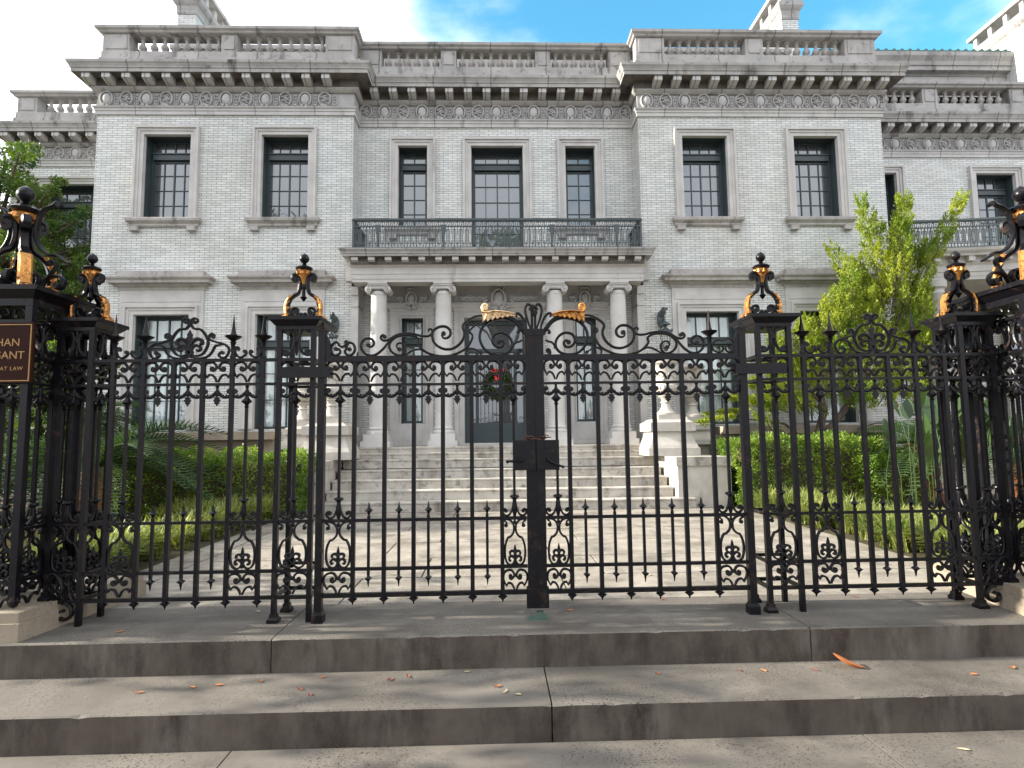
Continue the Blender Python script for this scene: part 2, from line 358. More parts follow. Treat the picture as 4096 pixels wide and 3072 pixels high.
# ================================================================== ground, paving, street steps
struct('ground', MB().slab([(-400, 4.75), (400, 4.75), (400, 900), (-400, 900)], -.5, -.012), 'ground')
struct('pavement_bed', MB().slab([(-60, -3.2), (60, -3.2), (60, 3.22), (-60, 3.22)], -.6, -.392), 'soil')
struct('kerb', MB().slab([(-60, -3.5), (60, -3.5), (60, -3.2), (-60, -3.2)], -.7, -.387), 'granite')
struct('road', MB().slab([(-400, -400), (400, -400), (400, -3.5), (-400, -3.5)], -.75, -.52), 'asphalt')
def cracked(name, xs, y0, y1, z0, z1, mt, wob=0):
    """a row of long stone blocks whose ends meet in a narrow joint"""
    rg = random.Random(len(name))
    for i in range(len(xs)-1):
        a, b = xs[i]+.004, xs[i+1]-.004; n = int((b-a)/.045); rows = []; vs = []
        for k in range(n+1):                       # worn arris: the front edge wanders and is chipped here and there
            x = a+(b-a)*k/n; e = (k in (0, n)); w_ = .0018*math.sin(x*9)+.0012*math.sin(x*31+1)+rg.uniform(-.0012, .0012)
            c = rg.uniform(.006, .016) if rg.random() < .05 else .004
            if e: c = .010
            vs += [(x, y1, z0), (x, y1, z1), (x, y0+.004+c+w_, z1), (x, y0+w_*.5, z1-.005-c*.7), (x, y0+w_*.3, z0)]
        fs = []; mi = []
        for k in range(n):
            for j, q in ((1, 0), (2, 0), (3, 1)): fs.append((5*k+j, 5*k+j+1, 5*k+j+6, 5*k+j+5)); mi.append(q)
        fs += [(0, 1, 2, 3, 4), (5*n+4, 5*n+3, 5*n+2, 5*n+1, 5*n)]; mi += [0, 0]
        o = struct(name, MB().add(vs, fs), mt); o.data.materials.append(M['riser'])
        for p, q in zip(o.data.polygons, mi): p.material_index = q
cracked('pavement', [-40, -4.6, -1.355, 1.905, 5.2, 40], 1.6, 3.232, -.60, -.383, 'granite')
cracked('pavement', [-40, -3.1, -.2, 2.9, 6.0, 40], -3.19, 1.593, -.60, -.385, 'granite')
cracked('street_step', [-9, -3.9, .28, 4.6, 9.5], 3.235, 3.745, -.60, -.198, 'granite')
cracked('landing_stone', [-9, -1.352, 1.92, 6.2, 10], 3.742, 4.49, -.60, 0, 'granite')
pb = MB()
rows = [4.494, 5.30, 6.15, 7.05, 7.95, 8.85, 9.92]
for j in range(6):
    xs = [-3.30, -2.93, -1.15+.5*(j % 2), .55+.4*(j % 2), 2.2+.3*(j % 3), 3.60, 3.99]
    for i in range(6):
        g = .007
        pb.box(xs[i]+g, xs[i+1]-g, rows[j]+g, rows[j+1]-g, -.2, -.001-.002*((i*7+j*3) % 3))
struct('path', pb, 'path')
struct('landing_flank', MB().slab([(-6, 4.494), (-3.31, 4.494), (-3.31, 4.75), (-6, 4.75)], -.2, -.004).slab([(4.0, 4.494), (9, 4.494), (9, 4.75), (4.0, 4.75)], -.2, -.004), 'soil')
struct('path_joint_fill', MB().slab([(-9, 3.76), (10, 3.76), (10, 4.6), (-9, 4.6)], -.3, -.03).slab([(-3.3, 4.5), (3.99, 4.5), (3.99, 9.9), (-3.3, 9.9)], -.3, -.02), 'soil')
struct('lawn', MB().slab([(-14, 5.2), (-3.75, 5.2), (-3.75, 9.2), (-14, 9.2)], -.1, .006).slab([(4.5, 5.2), (16, 5.2), (16, 10.2), (4.5, 10.2)], -.1, .006), 'lawn')
struct('mulch_bed', MB().slab([(-14, 9.2), (-3.2, 9.2), (-3.2, 14.3), (-14, 14.3)], -.1, .003).slab([(4.0, 10.2), (16, 10.2), (16, 13.8), (4.0, 13.8)], -.1, .003), 'soil')
for s, X in ((-1, -2.86), (1, 3.38)):
    m = MB(); k = -s
    m.slab([(X, 3.77), (X+s*3.5, 3.77), (X+s*3.5, 4.9), (X-s*.0+(.11 if s < 0 else .14), 4.9)][::(-1 if s < 0 else 1)], -.05, .108)
    m.slab([(X+s*.014, 3.785), (X+s*3.5, 3.785), (X+s*3.5, 4.88), (X+s*.014+(.11 if s < 0 else .14), 4.88)][::(-1 if s < 0 else 1)], .104, .168)
    o = part('stone_plinth', m, 'plinth')
    tag(o, ('low two-tier granite plinth under the ironwork at the left end of the landing' if s < 0 else 'low two-tier granite plinth, sunlit, at the right end of the landing'), 'plinth', 'fence plinths')

# ================================================================== the mansion
H = thing('mansion', (.09, 14, 0), 'white brick mansion with balustraded roofline and columned porch behind the gate', 'house')
YP, YC, YL, YR = 12.0, 12.47, 14.37, 13.82
def wall(m, x0, x1, z0, z1, y, ops, dep=.5):
    xs = sorted({x0, x1, *[v for o in ops for v in o[:2]]}); zs = sorted({z0, z1, *[v for o in ops for v in o[2:4]]})
    for a, b in zip(xs, xs[1:]):
        for c, d in zip(zs, zs[1:]):
            if any(o[0]-1e-6 <= a and b <= o[1]+1e-6 and o[2]-1e-6 <= c and d <= o[3]+1e-6 for o in ops): continue
            m.add([(a, y, c), (b, y, c), (b, y, d), (a, y, d)], [(0, 1, 2, 3)])
    for a, b, c, d in ops:
        e = y+dep
        m.add([(a, y, c), (b, y, c), (b, y, d), (a, y, d), (a, e, c), (b, e, c), (b, e, d), (a, e, d)], [(0, 4, 5, 1), (1, 5, 6, 2), (2, 6, 7, 3), (3, 7, 4, 0)])
g = .004
UP = [(-7.155, -6.20), (-4.765, -3.805), (3.985, 4.945), (6.365, 7.315)]
GF = [(-7.21, -6.11), (-4.80, -3.70), (3.93, 5.03), (6.30, 7.40)]
UC = [(-2.045, -1.41), (-.475, .66), (1.57, 2.225)]
ex = lambda a, b, c, d: (a-g, b+g, c-g, d+g)
W = MB()
wall(W, -8.125, -2.89, -.1, 7.93, YP, [ex(*UP[0], 5.715, 7.49), ex(*UP[1], 5.715, 7.49), ex(*GF[0], 1.42, 3.73), ex(*GF[1], 1.42, 3.73)])
wall(W, 3.076, 8.297, -.1, 7.93, YP, [ex(*UP[2], 5.715, 7.49), ex(*UP[3], 5.715, 7.49), ex(*GF[2], 1.42, 3.73), ex(*GF[3], 1.42, 3.73)])
DOOR = [(-1.95, -1.478, 1.51, 3.72), (-.635, .694, 1.09, 3.72), (1.689, 2.158, 1.51, 3.72)]
wall(W, -2.89, 3.076, -.1, 7.93, YC, [ex(*UC[0], 5.70, 7.50), ex(*UC[1], 4.87, 7.50), ex(*UC[2], 5.70, 7.50)]+[ex(*q) for q in DOOR])
for x, y0, y1 in ((-8.125, YP, 22), (8.297, YP, 22), (-2.89, YP, YC), (3.076, YP, YC)):
    W.add([(x, y0, -.1), (x, y1, -.1), (x, y1, 7.93), (x, y0, 7.93)], [(0, 1, 2, 3)])
part('wall', W, 'brick', H)
WL = MB(); LW = [(-10.94, -9.0, 3.9, 7.47), (-10.94, -9.0, .9, 3.3)]
wall(WL, -11.71, -8.12, -.1, 7.93, YL, [ex(*q) for q in LW])
WL.add([(-11.71, YL, -.1), (-11.71, 22, -.1), (-11.71, 22, 7.93), (-11.71, YL, 7.93)], [(0, 1, 2, 3)])
part('wing_wall', WL, 'brick', H)
RW = [(9.10, 9.83, 5.2, 7.52), (11.815, 12.804, 4.9, 7.51), (15.2, 16.2, 5.0, 7.51), (9.55, 10.35, 1.6, 3.6), (12.3, 13.3, 1.3, 3.7)]
WR = MB(); wall(WR, 8.29, 18.5, -.1, 7.93, YR, [ex(*q) for q in RW])
part('wing_wall', WR, 'brick', H)
# ---- entablature: architrave, carved frieze, cornice with brackets
ARCH = [(-.02, 7.91), (.035, 7.91), (.035, 7.985), (.05, 7.99), (.05, 8.03), (.075, 8.05), (.085, 8.075), (-.02, 8.075)]
FRZ = [(-.03, 8.07), (.012, 8.075), (.012, 8.39), (-.03, 8.39)]
COR = [(-.05, 8.39), (.05, 8.39), (.085, 8.42), (.11, 8.45), (.11, 8.475), (.095, 8.48), (.095, 8.64), (.345, 8.645), (.35, 8.64), (.352, 8.715), (.368, 8.72), (.372, 8.745), (.395, 8.79), (.415, 8.815), (.42, 8.866), (.40, 8.87), (-.05, 8.905)]
paths = {'main': [(-8.125, 22), (-8.125, YP), (-2.89, YP), (-2.89, YC), (3.076, YC), (3.076, YP), (8.297, YP), (8.297, 22)],
         'left': [(-11.71, 22), (-11.71, YL), (-8.13, YL)], 'right': [(8.30, YR), (18.5, YR)]}
def ovals(m, x0, x1, y, n, first=0, step=.405):
    for i in range(n):
        x = x0+i*step
        if (i+first) % 2 == 0:                # plain oval boss in a scrolled rim
            m.ball((x, y-.022, 8.245), .128, 12, (.76, .50, 1.0))
            P = [(x+.122*math.sin(a), 8.245+.148*math.cos(a)) for a in [k*math.pi/9-2.65 for k in range(0, 17)]]
            m.rib(P, .013, .05, y-.035, 2)
        else:                                  # cluster of leaves in a scrolled rim
            for k in range(11):
                a = k*2.4; q = .012+.0062*k
                m.ball((x+q*math.sin(a), y-.035, 8.255+q*1.25*math.cos(a)), .024, 6, (1, 1.1, 1))
            P = [(x+.122*math.sin(a), 8.245+.148*math.cos(a)) for a in [k*math.pi/9-2.65 for k in range(0, 17)]]
            m.rib(P, .012, .045, y-.035, 2)
        xm = x+step/2
        for q in range(4): m.ball((xm, y-.026, 8.13+.065*q), .022-.003*(q % 2), 6, (1, .8, 1.1))
        m.rib([(xm-.05, 8.36), (xm-.035, 8.3), (xm-.05, 8.2), (xm-.03, 8.12)], .006, .02, y-.028); m.rib([(xm+.05, 8.36), (xm+.035, 8.3), (xm+.05, 8.2), (xm+.03, 8.12)], .006, .02, y-.028)
def brackets(m, xs, y):
    for x in xs: part('bracket', BRK, None, m, loc=(x, y, 0))
if True:
    if True:
        a, b = -.082, .082; y0 = -.318; y1 = -.10
        BRK = MB().add([(a, y1, 8.485), (b, y1, 8.485), (b, y1, 8.642), (a, y1, 8.642), (a, y0, 8.545), (b, y0, 8.545), (b, y0, 8.642), (a, y0, 8.642), (a+.01, y0+.1, 8.50), (b-.01, y0+.1, 8.50)],
              [(4, 5, 6, 7), (4, 8, 9, 5), (8, 0, 1, 9), (7, 3, 0, 8, 4), (5, 9, 1, 2, 6)]).mesh('bracket', 'arch')
def srange(a, b, n): return [a+(b-a)*i/(n-1) for i in range(n)]
A_, F_, K_, V_, B_, G_ = MB(), MB(), MB(), MB(), MB(), MB()
GRM_SHD = [(.05, 8.479), (.101, 8.479), (.101, 8.636), (.346, 8.636), (.346, 8.6405), (.05, 8.6405)]
for k, p in paths.items(): A_.sweep(p, ARCH); F_.sweep(p, FRZ); K_.sweep(p, COR); G_.sweep(p, GRM_SHD)
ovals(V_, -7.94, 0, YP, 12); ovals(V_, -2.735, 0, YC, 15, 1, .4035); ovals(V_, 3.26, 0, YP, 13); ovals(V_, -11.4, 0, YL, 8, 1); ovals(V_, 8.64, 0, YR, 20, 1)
part('architrave', A_, 'arch', H); fz = part('frieze', F_, 'frieze', H, True); part('frieze_carving', V_, 'carving', fz, True); kz = part('cornice', K_, 'cornice', H); part('soffit', G_, 'grime_shade', kz)
brackets(kz, [-8.2+.4*i for i in range(13)], YP); brackets(kz, [-2.514+.399*i for i in range(14)], YC); brackets(kz, [3.45+.3995*i for i in range(13)], YP)
brackets(kz, [-11.7+.4*i for i in range(9)], YL); brackets(kz, [8.78+.405*i for i in range(22)], YR)
# ---- parapet: plinth course, piers, balusters, coping
PL = [(-.3, 8.88), (.03, 8.88), (.03, 9.16), (.0, 9.175), (.0, 9.31), (-.3, 9.31)]
CP = [(-.32, 9.70), (.035, 9.70), (.05, 9.715), (.055, 9.74), (.10, 9.765), (.105, 9.82), (-.34, 9.82)]
P_, T_ = MB(), MB()
for k, p in paths.items(): P_.sweep(p, PL); T_.sweep(p, CP)
part('parapet_base', P_, 'cornice', H); part('coping', T_, 'cornice', H)
piers = [(-8.10, -7.545, YP), (-5.665, -5.33, YP), (-3.50, -2.895, YP), (3.08, 3.69, YP), (5.45, 5.83, YP), (7.62, 8.28, YP),
         (-2.88, -2.415, YC), (-1.12, -.783, YC), (.958, 1.284, YC), (2.573, 3.07, YC), (-11.68, -11.21, YL), (-8.9, -8.3, YL), (8.4, 8.7, YR), (10.65, 11.03, YR), (12.86, 13.23, YR), (15.0, 15.4, YR)]
for a, b, y in piers:
    m = MB(); m.box(a, b, y+.006, y+.28, 9.308, 9.702); m.box(a+.06, b-.06, y-.012, y+.01, 9.36, 9.66)
    part('parapet_pier', m, 'cornice', H)
for x, y0, y1 in ((-8.1, YP+.3, 21), (8.27, YP+.3, 21)): part('parapet_pier', MB().box(min(x, x+(.25 if x < 0 else -.25)), max(x, x+(.25 if x < 0 else -.25)), y0, y1, 9.308, 9.702), 'cornice', H)
bal = MB().lathe([(.075, 0), (.075, .03), (.06, .035), (.05, .05), (.04, .07), (.048, .09), (.072, .12), (.08, .155), (.07, .19), (.045, .225), (.035, .26), (.034, .29), (.046, .31), (.034, .325), (.04, .35), (.07, .362), (.075, .365), (.075, .392)], 0, 0, 12).mesh('baluster', 'hood', True)
BX = [(YP, [-7.354, -7.115, -6.895, -6.668, -6.443, -6.215, -5.99, -5.774]), (YP, [-5.168, -4.932, -4.709, -4.49, -4.265, -4.037, -3.815, -3.60]),
      (YP, srange(3.85, 5.29, 8)), (YP, srange(6.0, 7.48, 8)), (YC, [-2.288, -2.07, -1.863, -1.656, -1.449, -1.241]), (YC, srange(-.655, .825, 8)), (YC, srange(1.413, 2.449, 6)),
      (YL, [-10.968, -10.739, -10.5, -10.263, -10.04, -9.83, -9.6, -9.37, -9.14]), (YR, srange(8.9, 10.475, 8)), (YR, srange(11.105, 12.69, 8)), (YR, srange(13.42, 14.85, 7))]
for y, xs in BX:
    for x in xs: part('baluster', bal, None, H, loc=(x, y+.14, 9.309))
bw = MB().box(-7.35, 7.05, 13.25, 13.4, 8.8, 10.2); bw.box(-7.4, 7.1, 13.2, 13.43, 10.2, 10.3)
part('inner_parapet', bw, 'hood', H)
part('roof_deck', MB().box(-8.0, 8.2, 12.6, 22, 8.6, 8.86).box(-11.6, -8.1, 14.8, 22, 8.6, 8.86).box(8.3, 18.4, 14.3, 22, 8.6, 8.86), 'cornice', H)
# tiled roof behind the central balustrade, its eave just showing over the coping
rm = MB(); n = 30; vs = []
X0, X1 = -3.1, 3.3; k = 30*8
for j, (y, z) in enumerate(((13.5, 10.49), (13.5, 10.555), (17.5, 11.9))):
    for i in range(k+1):
        ph = (i % 8)/8; bz = .055*max(0, math.sin(ph*2*math.pi)) if j else 0
        vs.append((X0+(X1-X0)*i/k, y, z+bz if j else z))
rm.add(vs, [(j*(k+1)+i, j*(k+1)+i+1, (j+1)*(k+1)+i+1, (j+1)*(k+1)+i) for j in range(2) for i in range(k)])
rm.box(X0, X1, 13.45, 17.6, 8.85, 10.485)
part('tiled_roof', rm, 'tile', H)
rm = MB(); vs = []; X0, X1 = 8.6, 18.5; k = 46*8
for j, (y, z) in enumerate(((14.6, 11.19), (14.6, 11.24), (19, 12.6))):
    for i in range(k+1):
        ph = (i % 8)/8; bz = .05*max(0, math.sin(ph*2*math.pi)) if j else 0
        vs.append((X0+(X1-X0)*i/k, y, z+bz if j else z))
rm.add(vs, [(j*(k+1)+i, j*(k+1)+i+1, (j+1)*(k+1)+i+1, (j+1)*(k+1)+i) for j in range(2) for i in range(k)])
part('tiled_roof', rm, 'tile', H)
at = MB(); at.box(8.6, 18.5, 14.9, 19, 8.85, 10.7)
at.sweep([(8.6, 14.9), (18.5, 14.9)], [(-.1, 9.6), (.0, 9.6), (.0, 10.10), (.04, 10.11), (.06, 10.17), (.02, 10.18), (.02, 10.44), (.06, 10.46), (.08, 10.53), (.05, 10.54), (.05, 10.66), (-.1, 10.66)])
aw = part('attic_wall', at, 'arch', H)
at = MB(); at.sweep([(8.6, 14.9), (18.5, 14.9)], [(-.1, 10.66), (.07, 10.66), (.10, 10.72), (.24, 10.73), (.24, 10.84), (.27, 10.85), (.29, 10.95), (.36, 11.06), (.37, 11.16), (-.1, 11.19)])
part('attic_cornice', at, 'cornice', aw)
def chimney(x0, x1, y0, y1, z0, z1, lab=None):
    m = MB().box(x0, x1, y0, y1, z0, z1); c = part('chimney', m, 'brick', H)
    t = MB(); t.sweep([(x0, y1), (x0, y0), (x1, y0), (x1, y1)], [(-.1, z1-.25), (.012, z1-.25), (.02, z1-.2), (.014, z1-.16), (.03, z1-.05), (.07, z1), (.10, z1+.06), (.10, z1+.16), (.06, z1+.18), (-.1, z1+.18)])
    t.box(x0-.02, x1+.02, y0-.02, y1+.02, z1+.18, z1+.30)
    part('chimney_cap', t, 'cornice', c, loc=(0, 0, 0))
    f = MB()
    for i in range(4):
        yy = y0+.15+i*(y1-y0-.3)/3
        for xx in (x0+.04, x1-.12): f.box(xx, xx+.08, yy-.06, yy+.06, z1+.3, z1+.62)
    f.box(x0-.04, x1+.04, y0-.04, y1+.04, z1+.62, z1+.72)
    part('chimney_pot', f, 'lime', c, loc=(0, 0, 0)); return c
chimney(-7.41, -6.97, 13.5, 15.1, 8.85, 11.5); chimney(7.06, 7.47, 13.5, 15.3, 8.85, 11.5)
chimney(13.75, 14.4, 14.1, 15.9, 8.85, 11.75)
# ---- windows
def window(x0, x1, z0, z1, y, tz, nc, rows, fr=.17, sill=True, head=False, glass='glass', top_rows=1, ear=0, open_bottom=False, curtain=False):
    fy = y+.30; m = MB()                       # sash: casing, transom, muntins
    m.box(x0, x0+.018, y+.062, fy-.02, z0, z1); m.box(x1-.018, x1, y+.062, fy-.02, z0, z1); m.box(x0+.018, x1-.018, y+.062, fy-.02, z1-.02, z1); m.box(x0, x0+.06, fy-.022, fy+.10, z0, z1); m.box(x1-.06, x1, fy-.022, fy+.10, z0, z1); m.box(x0+.06, x1-.06, fy-.02, fy+.09, z1-.05, z1)
    m.box(x0+.06, x1-.06, fy-.03, fy+.08, z0, z0+.055)
    if tz: m.box(x0+.06, x1-.06, fy-.075, fy+.07, tz-.07, tz+.05); m.box(x0+.055, x1-.055, fy-.10, fy+.06, tz+.05, tz+.07)
    a, b = x0+.06, x1-.06; t0 = (tz-.07) if tz else z1-.05
    for i in range(nc+1):
        x = a+(b-a)*i/nc; h = .014 if (i*2 == nc) else .009
        if i in (0, nc): h = .022
        m.box(x-h, x+h, fy-.012, fy+.03, z0+.055, t0)
        if tz: m.box(x-h, x+h, fy-.012, fy+.03, tz+.07, z1-.05)
    for j in range(1, rows):
        z = z0+.055+(t0-z0-.055)*j/rows; m.box(a+.02, b-.02, fy-.010, fy+.028, z-.008, z+.008)
    m.box(a+.02, b-.02, fy-.016, fy+.032, t0-.05, t0-.012)
    if tz and top_rows > 1: m.box(a+.02, b-.02, fy-.010, fy+.028, (tz+z1)/2-.006, (tz+z1)/2+.006)
    wdw = part('window', m, 'sash', H)
    f = MB()                       # moulded stone surround
    def ring(e, ya, yb, wd):
        f.box(x0-e, x0-e+wd, ya, yb, z0-(0 if sill else 0), z1+e); f.box(x1+e-wd, x1+e, ya, yb, z0, z1+e); f.box(x0-e+wd, x1+e-wd, ya, yb, z1+e-wd, z1+e)
    for (e, ya, wd) in () if fr < .05 else ((fr, y-.075, .045), (fr-.045, y-.045, .055), (fr-.10, y-.028, fr-.10+.002)): ring(e, ya, y+.02, wd)
    f.box(x0-.002, x0+.012, y+.015, y+.06, z0, z1); f.box(x1-.012, x1+.002, y+.015, y+.06, z0, z1); f.box(x0+.012, x1-.012, y+.015, y+.06, z1-.012, z1+.002)
    part('frame', f, 'lime', wdw, loc=(0, 0, 0))
    p = MB().box(x0+.06, x1-.06, fy+.008, fy+.016, z0+.02, z1-.03)
    part('pane', p, 'clear' if curtain else glass, wdw, loc=(0, 0, 0))
    if curtain:
        c = MB(); k = 90; vs = []
        for j in range(2):
            for i in range(k+1):
                u = i/k; vs.append((x0+.05+(x1-x0-.1)*u, fy+.065+.018*math.sin(u*44+.8*math.sin(u*9)), (z0, z1)[j]))
        c.add(vs, [(i, i+1, k+1+i+1, k+1+i) for i in range(k)])
        part('curtain', c, 'curtain', wdw, True, loc=(0, 0, 0))
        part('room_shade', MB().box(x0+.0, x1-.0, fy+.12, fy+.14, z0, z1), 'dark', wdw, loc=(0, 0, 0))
    if sill:
        s = MB(); e = fr+.06
        s.sweep([(x0-e+.05, y+.02), (x0-e+.05, y-.02), (x1+e-.05, y-.02), (x1+e-.05, y+.02)], [(-.1, z0-.185), (.02, z0-.185), (.035, z0-.16), (.03, z0-.13), (.06, z0-.10), (.085, z0-.075), (.09, z0-.02), (.07, z0-.004), (-.1, z0-.004)])
        s.box(x0-fr, x0-fr+.16, y-.10, y+.02, z0-.28, z0-.186); s.box(x1+fr-.16, x1+fr, y-.10, y+.02, z0-.28, z0-.186)
        part('sill', s, 'hood', wdw, loc=(0, 0, 0))
    if head:
        h = MB(); e = fr+.10
        h.box(x0-e, x1+e, y-.03, y+.02, z1+fr+.0, z1+.49)                 # frieze field of the window head
        h.box(x0-e+.05, x1+e-.05, y-.04, y-.028, z1+fr+.07, z1+.42)
        h.box(x0-e, x0-fr-.001, y-.03, y+.02, z0, z1+fr); h.box(x1+fr+.001, x1+e, y-.03, y+.02, z0, z1+fr)
        part('window_hood', h, 'lime', wdw, loc=(0, 0, 0)); h = MB()
        h.sweep([(x0-e, y+.02), (x0-e, y-.02), (x1+e, y-.02), (x1+e, y+.02)], [(-.05, z1+.49), (.02, z1+.49), (.03, z1+.54), (.07, z1+.57), (.09, z1+.60), (.17, z1+.61), (.175, z1+.66), (.215, z1+.70), (.22, z1+.73), (-.05, z1+.73)])
        h.box(x0-e-.03, x1+e+.03, y-.14, y+.02, z1+.73, z1+.86)
        part('hood_cornice', h, 'hood', wdw, loc=(0, 0, 0))
    return wdw
for a, b in UP: window(a, b, 5.715, 7.49, YP, 7.13, 4, 4)
for i, (a, b) in enumerate(UC): window(a, b, 5.70 if i != 1 else 4.87, 7.50, YC, 7.13, 4 if i == 1 else 2, 4 if i != 1 else 6, sill=(i != 1))
for a, b in GF: window(a, b, 1.42, 3.73, YP, 3.16, 4, 3, fr=.18, sill=False, head=True, curtain=True)
for (a, b, c, d) in LW: window(a, b, c, d, YL, d-.42, 6, 4, sill=False)
window(9.10, 9.83, 5.2, 7.52, YR, 7.13, 2, 4); window(11.815, 12.804, 4.9, 7.51, YR, 7.13, 4, 6, sill=False); window(15.2, 16.2, 5.0, 7.51, YR, 7.13, 4, 4)
window(9.55, 10.35, 1.6, 3.6, YR, 0, 4, 6, sill=False); window(12.3, 13.3, 1.3, 3.7, YR, 3.1, 4, 3)
# ---- entrance porch
E_ = MB(); xa, xb = -2.79, 2.98
for z0, z1, e in ((4.27, 4.33, 0), (4.33, 4.425, .012), (4.425, 4.55, .024)): E_.box(xa-e, xb+e, 11.60-e, 11.93, z0, z1); E_.box(xa-e, xa+.10, 11.93, YC-.01, z0, z1); E_.box(xb-.10, xb+e, 11.93, YC-.01, z0, z1)
E_.sweep([(xa-.024, YC), (xa-.024, 11.576), (xb+.024, 11.576), (xb+.024, YC)], [(-.05, 4.55), (.0, 4.55), (.03, 4.575), (.05, 4.60), (.03, 4.602), (.03, 4.725), (-.05, 4.725)])
E_.box(-2.997, xa-.03, 11.93, YP+.02, 4.385, 4.72); E_.box(xb+.03, 3.196, 11.93, YP+.02, 4.385, 4.72)
part('porch_entablature', E_, 'lime', H)
E_ = MB(); E_.sweep([(-2.82, YC), (-2.82, 11.45), (3.01, 11.45), (3.01, YC)], [(-.05, 4.722), (.10, 4.722), (.105, 4.76), (.12, 4.765), (.13, 4.80), (.165, 4.835), (.17, 4.86), (-.3, 4.868)])
E_.box(-2.80, 2.99, 11.46, YC+.4, 4.73, 4.866); E_.box(-2.69, 2.88, 11.94, YC, 4.60, 4.728)
pc = part('porch_cornice', E_, 'cornice', H); E_ = MB()
for i in range(18): x = -2.70+i*.3255; E_.add([(x-.062, 11.385, 4.655), (x+.062, 11.385, 4.655), (x+.062, 11.55, 4.61), (x-.062, 11.55, 4.61), (x-.062, 11.385, 4.723), (x+.062, 11.385, 4.723), (x+.062, 11.55, 4.723), (x-.062, 11.55, 4.723)], [(0, 3, 2, 1), (0, 1, 5, 4), (1, 2, 6, 5), (3, 0, 4, 7)])
part('dentils', E_, 'lime', pc)
part('soffit', MB().box(-2.79, 2.98, 11.47, 11.575, 4.60, 4.7205).box(-2.79, 2.98, 11.36, 11.47, 4.715, 4.7205), 'grime_shade', pc)
CX = [-2.29, -1.01, 1.213, 2.489]; CY = 11.77
for x in CX:
    c = part('column', MB().lathe([(.168, 1.425), (.167, 2.2), (.163, 3.0), (.155, 3.7), (.150, 4.02), (.158, 4.03), (.158, 4.05), (.150, 4.055), (.150, 4.10)], x, CY, 28), 'lime', H, True)
    b = MB().lathe([(.215, 1.285), (.222, 1.30), (.222, 1.325), (.205, 1.34), (.185, 1.352), (.187, 1.372), (.20, 1.385), (.20, 1.40), (.178, 1.412), (.17, 1.43)], x, CY, 28); b.box(x-.235, x+.235, CY-.235, CY+.235, 1.15, 1.286); b.box(x-.28, x+.28, CY-.28, CY+.28, 1.04, 1.151)
    part('column_base', b, 'lime', c, True, loc=(0, 0, 0))
    k = MB(); k.box(x-.19, x+.19, CY-.19, CY+.19, 4.235, 4.272); k.box(x-.17, x+.17, CY-.17, CY+.17, 4.205, 4.236)
    k.box(x-.185, x+.185, CY-.145, CY+.145, 4.13, 4.206)
    for s in (-1, 1):                          # volutes front and back, joined by a bolster
        vx = x+s*.185
        vs = [(vx+.068*math.cos(a*math.pi/8), yy, 4.135+.073*math.sin(a*math.pi/8)) for yy in (CY-.155, CY+.155) for a in range(16)]
        k.add(vs, [tuple(range(16)), tuple(range(31, 15, -1))]+[(a, 16+a, 16+(a+1) % 16, (a+1) % 16) for a in range(16)])
        for yy in (CY-.165, CY+.165):
            sp = [(vx+s*(.066-.0042*q)*math.cos(q*.55+1.57), 4.135+(.070-.0044*q)*math.sin(q*.55+1.57)) for q in range(15)]
            k.rib(sp, .008, .024, yy, 2)
    for q in range(7): k.ball((x-.09+.03*q, CY-.155, 4.15), .014, 6)
    part('capital', k, 'lime', c, True, loc=(0, 0, 0))
for x0, x1 in ((-2.885, -2.745), (2.93, 3.07)):
    m = MB().box(x0, x1, 11.98, YC-.05, 1.30, 4.10); m.box(x0-.0, x1+.0, 11.95, YC-.05, 4.10, 4.272); m.box(x0, x1, 11.96, YC-.05, 3.86, 3.89); m.box(x0, x1, 11.93, YC-.05, 1.04, 1.30)
    part('pilaster', m, 'lime', H)
